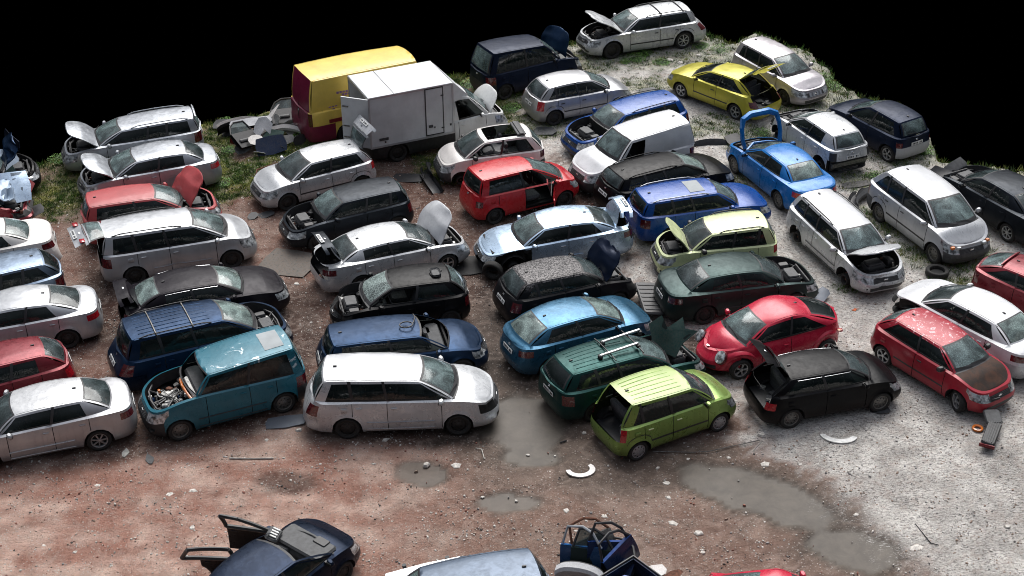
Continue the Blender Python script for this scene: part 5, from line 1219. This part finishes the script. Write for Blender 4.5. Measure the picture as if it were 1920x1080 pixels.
# long white loose panel behind the grey blue roof
o=panel(800,1072,1.75,.45,SILV2,'long silver white roof panel propped behind the grey blue car at the bottom edge',(.05,-.02,.27),1.25,bend=.02,name='roof_panel')
panel(866,1050,.25,.16,BLK,'black lamp housing at the end of the long silver white panel',(.2,0,.3),1.33,bend=.05,name='lamp_housing',cat='lamp housing')
for (px,py) in((760,1100),(840,1085)):
    x,y=G(px,py,.6); m=MB(); m.tube([(0,0,-.6),(.05,0,.0),(0,0,.62)],.05,GRY,6); 
    m.box((0,0,-.55),(.3,.3,.1),GRY,bev=.03); q=m.build('trestle'); q.location=(x,y,.6); tag(q,'grey trestle under the %s end of the long silver white panel'%('outer' if px<800 else 'inner'),'trestle')
# ------------------------------------------------------------------ stones that can be told apart
STN=plain('pale_stone',(.50,.47,.43),.85,0,.3,18)
def stone(px,py,s,flat,label=None,mat=STN):
    rnd=random.Random(px*7+py); m=MB(); n=rnd.choice((4,5,5,6)); rings=[]
    for (h_,rr) in((0,.95),(.5,1.0),(1,.72)):
        rings.append([(s*rr*math.cos(2*PI*k/n)*(1+.8*noise.noise(Vector((k*1.7,px,1)))),s*rr*.75*math.sin(2*PI*k/n)*(1+.8*noise.noise(Vector((k*1.7,py,7)))),h_*s*flat) for k in range(n+1)])
    for r_ in rings: r_[-1]=r_[0]
    m.grid(rings,mat,True); m.face(rings[-1][:-1],mat); o=m.build('stone',ang=25); x,y=G(px,py,0); o.location=(x,y,-.01); o.rotation_euler=(0,0,rnd.random()*6)
    return tag(o,label or 'pale angular stone lying on the bare ground','stone','pale stones on the bare ground')
st=[(799,873,.10,.8),(561,808,.09,.8),(866,872,.0,.2),(913,850,.0,.3),(856,873,.15,.25),(722,826,.09,.6),(1253,934,.08,.5),(1262,981,.13,.25),(1310,1000,.12,.4),(1434,870,.13,.2),(1366,858,.07,.4),(1428,818,.12,.7),(1233,878,.07,.5),(1250,905,.10,.2),(1133,968,.09,.25),(968,940,.07,.5),(905,932,.06,.4),(1720,1027,.16,.15),(1889,988,.09,.5),(1350,800,.05,.4),(1290,860,.06,.3),(1061,958,.10,.3),(545,900,.06,.4),(362,920,.13,.15),(318,926,.10,.15),(183,910,.10,.1),(20,1058,.1,.15),(82,1023,.07,.2),(140,1035,.06,.4),(360,989,.08,.3),(700,870,.05,.5),(990,853,.06,.4),(1095,812,.07,.5),(1605,965,.08,.3),(1500,870,.07,.3),(1233,1000,.08,.15),(1318,1035,.07,.3),(1080,995,.05,.3),(500,825,.07,.4),(430,570,.12,.4),(556,533,.10,.4),(1420,505,.09,.5),(1870,585,.08,.4),(420,672,.1,.4),(600,870,.05,.3),(1255,113,.16,.4),(1275,118,.14,.4),(1310,105,.13,.5),(300,300,.1,.4)]
for (px,py,s,f) in st:
    if s>0: stone(px,py,s,f)
# ------------------------------------------------------------------ ground
def PJ(x,y,z=0.0):
    c,s=math.cos(PITCH),math.sin(PITCH); zz=z-CAM_H
    d=y*c-zz*s; u=y*s+zz*c; px=F_PX*x/d; py=-F_PX*u/d
    cr,sr=math.cos(ROLL),math.sin(ROLL)
    return (960+px*cr-py*sr,540+px*sr+py*cr)
EDGE=[(-900,420),(-200,335),(0,318),(80,306),(125,290),(260,255),(390,232),(430,225),(540,205),(700,165),(830,143),(880,140),(1000,90),(1075,78),(1180,50),(1330,62),(1372,82),(1420,62),(1500,90),(1548,122),(1566,160),(1600,176),(1690,200),(1738,262),(1750,300),(1800,306),(1900,318),(2150,345),(2900,420)]
EW=[G(a,b) for a,b in EDGE]
def edge_d(x,y):
    """distance beyond the rear edge of the yard (negative inside)"""
    best=1e9; sgn=-1
    for k in range(len(EW)-1):
        ax,ay=EW[k]; bx,by=EW[k+1]; dx,dy=bx-ax,by-ay
        t=max(0,min(1,((x-ax)*dx+(y-ay)*dy)/(dx*dx+dy*dy))); d=math.hypot(x-ax-t*dx,y-ay-t*dy)
        if d<best: best=d; sgn=1 if (dx*(y-ay)-dy*(x-ax))>0 else -1
    return best*sgn
def ell(px,py,cx,cy,rx,ry,rot=0,soft=.5,n=0):
    a=math.radians(rot); dx,dy=px-cx,py-cy; u=(dx*math.cos(a)+dy*math.sin(a))/rx; v=(-dx*math.sin(a)+dy*math.cos(a))/ry
    return sstep(1+soft*.5,1-soft*.5,math.hypot(u,v)+n)
def curve(tab,y):
    if y<=tab[0][0]: return tab[0][1]
    for (a,b),(c,d) in zip(tab,tab[1:]):
        if y<=c: return b+(d-b)*(y-a)/(c-a)
    return tab[-1][1]
GB_=[(60,1080),(150,1010),(220,985),(300,1070),(380,1180),(480,1160),(600,1230),(680,1380),(760,1400),(850,1440),(930,1560),(1000,1640),(1080,1690)]
MUD=[(985,800,150,120,0),(945,690,75,125,0),(1010,640,40,60,0),(1150,880,160,60,5),(1060,850,120,40,10),(1480,950,215,62,20),(1590,1035,130,60,10),(1330,890,90,40,15),(1300,850,100,22,0)]
POOL=[(985,790,85,60,20),(1430,935,170,40,18),(1590,1030,95,42,8),(790,890,52,26,0),(962,942,62,20,0),(1000,860,60,20,0),(985,760,30,20,0)]
DARKS=[(530,905,60,20,0),(205,560,60,110,0),(560,620,60,90,0),(1010,560,120,60,0),(1100,690,200,60,0),(300,830,320,22,-10),(750,820,250,16,0),(500,320,80,40,0),(1240,620,80,60,0),(1890,880,40,30,0),(1240,450,80,60,0),(1850,560,80,60,0)]  # dark soil patches; those under and between cars paint shade on the ground
GRS=[(420,255,40,28,0),(470,330,70,30,-10),(540,290,60,40,0),(640,240,140,40,-10),(410,330,30,50,0),(240,300,160,50,-15),(100,370,80,40,0),(830,310,50,28,0),(760,170,120,40,-12),(930,190,50,80,20),(1000,240,60,30,0),(1130,110,110,26,-5),(1250,115,90,16,-8),(1345,105,45,45,0),(1215,160,60,16,0),(1400,260,70,30,20),(1310,240,60,14,0),(1560,170,40,40,30),(1500,200,90,12,0),(1700,300,60,22,0),(1620,340,50,20,0),(1650,420,70,18,30),(1720,480,60,20,20),(1800,470,50,40,0),(1590,540,30,12,0),(1380,345,20,20,0),(1140,290,60,18,0),(1800,540,60,20,0),(850,330,60,14,0),(1060,350,20,10,0),(640,330,60,10,0)]
TRK=[(3.2,22,7.2),(2.6,21.5,5.9),(-6,15,13.5),(9,14,12.6),(14,22,9.0),(-14,24,7.5)]
def masks(x,y,px,py):
    n1=noise.noise(Vector((x*.55,y*.55,0))); n2=noise.noise(Vector((x*1.7,y*1.7,3))); n3=noise.noise(Vector((x*5,y*5,5)))
    gb=sstep(-60,55,px-curve(GB_,py)+n1*90+n2*55+n3*70+55*noise.noise(Vector((x*14,y*14,4))))
    mud=0
    for m in MUD: mud=max(mud,ell(px,py,*m[:4],m[4],.7,n1*.3+n2*.25))
    pool=0
    for m in POOL: pool=max(pool,ell(px,py,*m[:4],m[4],.3,n1*.30+n2*.22))
    dk=0
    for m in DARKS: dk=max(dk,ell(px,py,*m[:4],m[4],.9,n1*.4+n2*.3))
    gr=0
    for m in GRS: gr=max(gr,ell(px,py,*m[:4],m[4],.8,n1*.5+n2*.5+n3*.45))
    return n1,n2,n3,gb,mud,pool,dk,gr
def build_ground():
    X0,X1,Y0,Y1,st=-27.0,27.0,17.0,63.0,.15
    nx=int((X1-X0)/st); ny=int((Y1-Y0)/st); idx={}; vs=[]; cols=[]; aux=[]; fs=[]
    for j in range(ny+1):
        y=Y0+j*st
        for i in range(nx+1):
            x=X0+i*st; d=edge_d(x,y) if y>36 else -9
            d+=.35*noise.noise(Vector((x*1.1,y*1.1,9)))+.15*noise.noise(Vector((x*4,y*4,2)))
            if d>2.2: continue
            px,py=PJ(x,y); n1,n2,n3,gb,mud,pool,dk,gr=masks(x,y,px,py)
            z=.018*n1+.012*n2+.008*n3*(1-pool)-.02*pool
            z+=.02*gr*(n3+.3)
            # ruts curving through the mud
            if mud>.05: z+=.012*mud*(1-pool)*math.sin(math.hypot(x-3.2,y-24)*9+n1*3)
            if d>-.3: z-=max(0,d)**1.0*1.9+.02
            if d>-.9: gr=max(gr,sstep(-.9,-.1,d+.4*n2))
            warm=(.32,.165,.125); pale=(.58,.42,.35)
            wx_=noise.noise(Vector((x*.4,y*.4,21)))*1.6; st_=noise.noise(Vector((x*.5+wx_,y*1.1+wx_,11)))+.6*noise.noise(Vector((x*2.2+wx_,y*3.0,13))); t=sstep(-.3,.5,n1*.45+n2*.35+st_*.55); c=[lerp(a,b,t) for a,b in zip(warm,pale)]
            # middle strip is browner and greyer
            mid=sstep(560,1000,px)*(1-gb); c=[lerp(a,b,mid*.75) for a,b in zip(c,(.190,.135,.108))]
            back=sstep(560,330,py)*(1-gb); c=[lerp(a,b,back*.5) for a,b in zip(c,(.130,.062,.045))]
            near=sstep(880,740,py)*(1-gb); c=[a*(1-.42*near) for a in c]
            gv=[lerp(a,b,sstep(-.4,.4,n2+.5*n1)) for a,b in zip((.47,.45,.425),(.68,.66,.625))]
            c=[lerp(a,b,gb) for a,b in zip(c,gv)]
            c=[lerp(a,b,mud*.85) for a,b in zip(c,(.095,.074,.060))]
            c=[lerp(a,b,pool*.9) for a,b in zip(c,(.078,.068,.056))]
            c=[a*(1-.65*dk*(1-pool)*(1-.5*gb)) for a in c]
            c=[a*(1-.55*4*pool*(1-pool)*.5) for a in c]
            tr_=0
            for (ccx,ccy,R0) in TRK:
                for off in(-.72,.72):
                    q=(math.hypot(x-ccx,y-ccy)-R0-off)/.13
                    if abs(q)<2.5: tr_=max(tr_,math.exp(-q*q)*(.6+.4*math.sin(math.atan2(y-ccy,x-ccx)*R0*26)))
            tr_*=sstep(-.5,.3,n1+.5*n2)*(1-gr)
            c=[a*(1-.34*tr_) for a in c]; z-=.016*tr_
            gg=(.055,.105,.012) if n2<.1 else (.17,.20,.03)
            c=[lerp(a,b,gr*(.75-.2*gb)) for a,b in zip(c,gg)]
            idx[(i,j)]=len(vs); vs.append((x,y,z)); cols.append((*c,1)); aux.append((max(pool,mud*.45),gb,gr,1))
    for j in range(ny):
        for i in range(nx):
            q=[idx.get(k) for k in((i,j),(i+1,j),(i+1,j+1),(i,j+1))]
            if None not in q: fs.append(q)
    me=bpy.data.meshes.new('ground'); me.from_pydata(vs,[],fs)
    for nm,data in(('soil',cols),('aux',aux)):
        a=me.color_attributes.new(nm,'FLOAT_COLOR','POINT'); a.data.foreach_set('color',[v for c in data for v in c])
    me.polygons.foreach_set('use_smooth',[True]*len(fs))
    m,nt,b,o=newmat('yard_ground')
    tc=nd(nt,'ShaderNodeTexCoord').outputs['Object']
    soil=nd(nt,'ShaderNodeAttribute',attribute_name='soil'); ax=nd(nt,'ShaderNodeAttribute',attribute_name='aux')
    sp=nd(nt,'ShaderNodeSeparateColor'); nt.links.new(ax.outputs['Color'],sp.inputs[0]); wet,gb,gr=sp.outputs
    dry=nd(nt,'ShaderNodeMath',operation='SUBTRACT'); dry.inputs[0].default_value=1; nt.links.new(wet,dry.inputs[1]); dry=dry.outputs[0]
    f1=noise_tex(nt,2.6,7,.72,tc,.4); f2=noise_tex(nt,11,7,.78,tc,.5); f3=noise_tex(nt,42,3,.7,tc)
    v1=ramp(nt,f1.outputs[0],.28,.72,(.72,.70,.69,1),(1.28,1.27,1.25,1)).outputs[0]
    c=nd(nt,'ShaderNodeMix',data_type='RGBA',blend_type='MULTIPLY'); c.inputs[0].default_value=1; nt.links.new(soil.outputs['Color'],c.inputs[6]); nt.links.new(v1,c.inputs[7]); c=c.outputs[2]
    # fine grit, darker and lighter
    g1=ramp(nt,f2.outputs[0],.54,.66).outputs[0]; c=mix(nt,mul(nt,mul(nt,g1,dry),mul(nt,ramp(nt,noise_tex(nt,1.1,4,.6,tc).outputs[0],.4,.65).outputs[0],.55)),c,(.48,.43,.39))
    g2=ramp(nt,f2.outputs[0],.46,.36).outputs[0]
    c=mix(nt,mul(nt,mul(nt,g2,dry),.42),c,(.035,.030,.028))
    sc=nd(nt,'ShaderNodeMapping'); sc.inputs['Scale'].default_value=(1,1.9,1); nt.links.new(tc,sc.inputs[0])
    vo=nd(nt,'ShaderNodeTexVoronoi'); vo.inputs['Scale'].default_value=17; nt.links.new(sc.outputs[0],vo.inputs['Vector'])
    vs_=nd(nt,'ShaderNodeSeparateColor'); nt.links.new(vo.outputs['Color'],vs_.inputs[0])
    chip=mul(nt,ramp(nt,vo.outputs['Distance'],.38,.28).outputs[0],ramp(nt,vs_.outputs[0],.84,.86).outputs[0])
    c=mix(nt,mul(nt,mul(nt,chip,dry),.85),c,(.50,.46,.42))
    fl1=nd(nt,'ShaderNodeMapping'); fl1.inputs['Scale'].default_value=(1,2.4,1); fl1.inputs['Rotation'].default_value=(0,0,.5); nt.links.new(tc,fl1.inputs[0])
    fk=ramp(nt,noise_tex(nt,10,6,.78,fl1.outputs[0],.5).outputs[0],.49,.435).outputs[0]
    fk2=ramp(nt,noise_tex(nt,.9,4,.6,tc).outputs[0],.3,.6).outputs[0]
    c=mix(nt,mul(nt,mul(nt,mul(nt,fk,gb),dry),mul(nt,mul(nt,fk2,.5),.38,'ADD')),c,(.085,.075,.07))
    lt=ramp(nt,noise_tex(nt,15,5,.75,fl1.outputs[0],.4).outputs[0],.56,.61).outputs[0]
    c=mix(nt,mul(nt,mul(nt,lt,gb),.7),c,(.80,.78,.75))
    # curling pale silt over the red dirt
    sl=nd(nt,'ShaderNodeTexNoise'); sl.inputs['Scale'].default_value=2.1; sl.inputs['Detail'].default_value=8; sl.inputs['Roughness'].default_value=.62; sl.inputs['Distortion'].default_value=1.8; nt.links.new(tc,sl.inputs['Vector'])
    slr=ramp(nt,sl.outputs[0],.50,.60).outputs[0]
    c=mix(nt,mul(nt,mul(nt,slr,dry),.28),c,(.42,.33,.28))
    # dark stains on the pale gravel
    dsn=ramp(nt,noise_tex(nt,7.5,5,.7,tc,1.6).outputs[0],.41,.31).outputs[0]
    c=mix(nt,mul(nt,mul(nt,dsn,gb),.6),c,(.07,.065,.06))
    nt.links.new(c,b.inputs['Base Color'])
    r=nd(nt,'ShaderNodeMapRange'); r.inputs[3].default_value=.92; r.inputs[4].default_value=.5; nt.links.new(wet,r.inputs[0]); nt.links.new(r.outputs[0],b.inputs['Roughness'])
    b.inputs['Specular IOR Level'].default_value=.22
    hh=mul(nt,mul(nt,mul(nt,f2.outputs[0],1.0),mul(nt,f3.outputs[0],.6),'ADD'),dry)
    bump(nt,hh,1.0,.06,b)
    me.materials.append(m); ob=bpy.data.objects.new('ground',me); C.objects.link(ob); ob['kind']='structure'; ob['label']='bare yard ground of red dirt, grey gravel and wet mud'
build_ground()
# ------------------------------------------------------------------ gravel chips and grass
def chips():
    rnd=random.Random(5); m=MB()
    mats=[plain('chip_pale',(.50,.47,.43),.85),plain('chip_tan',(.30,.22,.17),.85),plain('chip_dark',(.05,.045,.04),.85),plain('chip_red',(.22,.09,.065),.85),plain('chip_grey',(.26,.25,.24),.85)]
    mi=[m.mat(q) for q in mats]; n=0
    while n<19000:
        px,py=rnd.uniform(-40,1960),rnd.uniform(70,1100)**1.0
        x,y=G(px,py)
        if edge_d(x,y)>-.25 if y>36 else False: continue
        n1,n2,n3,gb,mud,pool,dk,gr=masks(x,y,px,py)
        if rnd.random()<pool*.95 or rnd.random()<mud*.6: continue
        if rnd.random()>.38+n2*1.1+n3*.6: continue
        n+=1; s=.012+.028*rnd.random()**3+(.02 if rnd.random()<.03 else 0)
        k=rnd.random()
        mt=mi[0] if k<(.5 if gb<.5 else .25) else mi[1] if k<.66 else mi[2] if k<(.74 if gb<.5 else .64) else (mi[3] if gb<.5 else mi[4]) if k<.86 else mi[4]
        a=rnd.random()*6; e=rnd.uniform(.3,1); h=s*rnd.uniform(.15,.6); b=len(m.v)
        for q in range(5):
            t=a+2*PI*q/5+rnd.uniform(-.3,.3); u,v=math.cos(t-a)*s*rnd.uniform(.8,1.2),math.sin(t-a)*s*e
            m.v.append((x+u*math.cos(a)-v*math.sin(a),y+u*math.sin(a)+v*math.cos(a),-.012))
        for q in range(5): p=m.v[b+q]; m.v.append((x+(p[0]-x)*.7+rnd.uniform(-.2,.2)*s,y+(p[1]-y)*.7,h*rnd.uniform(.8,1.2)+.008))
        m.f.append([b+5,b+6,b+7,b+8,b+9]); m.mi.append(mt)
        for q in range(5): q2=(q+1)%5; m.f.append([b+q,b+q2,b+5+q2,b+5+q]); m.mi.append(mt)
    o=m.build('gravel',None,None,False); o['kind']='stuff'; o['label']='loose stone chips scattered over the yard'; o['category']='gravel'
chips()
def grass():
    rnd=random.Random(8); m=MB(); G1=plain('grass_green',(.065,.15,.018),.7,0,.4,2); G2=plain('grass_dry',(.18,.20,.045),.8,0,.4,2); G3=plain('grass_deep',(.030,.060,.016),.7,0,.4,2)
    mi=[m.mat(g) for g in(G1,G2,G3)]; n=0; tries=0
    while n<15000 and tries<220000:
        tries+=1; px,py=rnd.uniform(-30,1950),rnd.uniform(45,620); x,y=G(px,py); d=edge_d(x,y)
        if d>.9: continue
        n1,n2,n3,gb,mud,pool,dk,gr=masks(x,y,px,py)
        e=sstep(-1.0,-.1,d)*.5
        if rnd.random()>max(gr*(1-.35*gb),e)**1.4: continue
        n+=1; z=-.01 if d<0 else -d*1.9; mt=rnd.choices(mi,(4,3,3))[0] if n2<.15 else rnd.choices(mi,(2,5,1))[0]
        H=rnd.uniform(.04,.13)*(1.5 if e>.2 else 1)
        for k in range(8):
            a=rnd.random()*6.3; r=rnd.uniform(0,.09); bx,by=x+r*math.cos(a),y+r*math.sin(a); t=rnd.random()*6.3; w=.008+.008*rnd.random(); l=H*rnd.uniform(.5,1.2); b=len(m.v)
            lx,ly=math.cos(a)*l*.6,math.sin(a)*l*.6
            m.v+=[(bx-w*math.cos(t),by-w*math.sin(t),z),(bx+w*math.cos(t),by+w*math.sin(t),z),(bx+lx,by+ly,z+l)]
            m.f.append([b,b+1,b+2]); m.mi.append(mt)
    o=m.build('grass',None,None,False); o['kind']='stuff'; o['label']='short weeds and moss growing at the back of the yard'; o['category']='grass'
    # leafy weeds in clumps one can tell apart
    for (px,py,R,H) in ((1192,112,.42,.32),(1172,118,.22,.2),(1208,103,.28,.28),(1822,476,.30,.22),(1590,527,.20,.14),(850,312,.3,.12),(430,282,.3,.12),(1560,165,.40,.25),(1420,275,.35,.12),(880,160,.35,.25),(560,262,.4,.3),(600,275,.35,.22),(655,235,.4,.3),(425,232,.35,.28),(960,205,.35,.25),(1350,95,.4,.3),(1545,150,.35,.35),(1730,285,.4,.28),(415,345,.35,.22),(240,285,.3,.3),(112,300,.4,.2),(1240,118,.35,.18),(1430,250,.3,.18),(1640,330,.3,.2),(1860,490,.3,.2),(1315,88,.35,.2)):
        x,y=G(px,py); w=MB(); i1=w.mat(G1); i2=w.mat(plain('weed_leaf',(.085,.20,.020),.6,0,.4,3))
        for k in range(int(260*R/.35)):
            a=rnd.random()*6.3; r=R*math.sqrt(rnd.random()); h=H*rnd.random()*(1-.6*r/R); bx,by=r*math.cos(a),r*math.sin(a); s=rnd.uniform(.015,.04); t=rnd.random()*6.3; b=len(w.v); tl=rnd.uniform(-.5,.9)
            c_,s_=math.cos(t),math.sin(t)
            w.v+=[(bx-s*c_,by-s*s_,h),(bx+s*.45*s_,by-s*.45*c_,h+s*.2),(bx+s*c_,by+s*s_,h+s*tl),(bx-s*.45*s_,by+s*.45*c_,h+s*.2)]
            w.f.append([b,b+1,b+2,b+3]); w.mi.append(rnd.choice((i1,i2,i2)))
        w.lathe([(R*.9,-.03),(R*.6,.015),(R*.2,.03),(0,.03)],G3,'z',(0,0,0),9,flip=True)
        for k in range(12):
            a=rnd.random()*6.3; r=R*.7*rnd.random(); w.tube([(r*.4*math.cos(a),r*.4*math.sin(a),-.02),(r*math.cos(a),r*math.sin(a),H*.6)],.004,G3,3,False)
        q=w.build('weed_clump',None,None,False); q.location=(x,y,0); tag(q,'leafy green weed clump growing on the yard ground','weed','weed clumps')
grass()
# ------------------------------------------------------------------ sky and light
SUN_EL,SUN_AZ=math.radians(50),math.radians(6)     # azimuth measured from +Y towards +X
wd=bpy.data.worlds.new('World'); scene.world=wd; wd.use_nodes=True; nt=wd.node_tree; nt.nodes.clear()
out=nt.nodes.new('ShaderNodeOutputWorld'); bg=nt.nodes.new('ShaderNodeBackground'); sky=nt.nodes.new('ShaderNodeTexSky')
sky.sky_type='NISHITA'; sky.sun_disc=False; sky.sun_elevation=SUN_EL; sky.sun_rotation=SUN_AZ; sky.air_density=1.0; sky.dust_density=4.0; sky.ozone_density=1.0
hs=nt.nodes.new('ShaderNodeHueSaturation'); hs.inputs['Saturation'].default_value=.42; nt.links.new(sky.outputs[0],hs.inputs['Color'])
# nothing lies beyond the yard: the void under the horizon is black, and the overcast is brighter overhead
tc=nt.nodes.new('ShaderNodeTexCoord'); sx=nt.nodes.new('ShaderNodeSeparateXYZ'); nt.links.new(tc.outputs['Generated'],sx.inputs[0])
mr=nt.nodes.new('ShaderNodeMapRange'); mr.inputs[1].default_value=.0; mr.inputs[2].default_value=1.0; mr.inputs[3].default_value=0.0; mr.inputs[4].default_value=1.0
nt.links.new(sx.outputs[2],mr.inputs[0])
mu=nt.nodes.new('ShaderNodeMix'); mu.data_type='RGBA'; mu.blend_type='MULTIPLY'; mu.inputs[0].default_value=1
pw=nt.nodes.new('ShaderNodeMath'); pw.operation='POWER'; pw.inputs[1].default_value=1.8; nt.links.new(mr.outputs[0],pw.inputs[0])
m2=nt.nodes.new('ShaderNodeMath'); m2.operation='MULTIPLY'; m2.inputs[1].default_value=2.1; nt.links.new(pw.outputs[0],m2.inputs[0])
nt.links.new(hs.outputs[0],mu.inputs[6]); nt.links.new(m2.outputs[0],mu.inputs[7]); nt.links.new(mu.outputs[2],bg.inputs[0]); bg.inputs[1].default_value=.11
nt.links.new(bg.outputs[0],out.inputs[0])
sd=bpy.data.lights.new('sun','SUN'); sd.energy=2.2; sd.angle=math.radians(45); sd.color=(1,.99,.975)
so=bpy.data.objects.new('sun',sd); C.objects.link(so)
dv=Vector((math.cos(SUN_EL)*math.sin(SUN_AZ),math.cos(SUN_EL)*math.cos(SUN_AZ),math.sin(SUN_EL)))
so.rotation_euler=dv.to_track_quat('Z','Y').to_euler(); so.location=(0,40,30)
vs=scene.view_settings; vs.view_transform='Standard'; vs.look='None'; vs.gamma=1; vs.use_curve_mapping=False; vs.exposure=0.38
scene.cycles.use_denoising=True
scene.cycles.filter_width=1.0
scene.cycles.max_bounces=6; scene.cycles.transparent_max_bounces=12
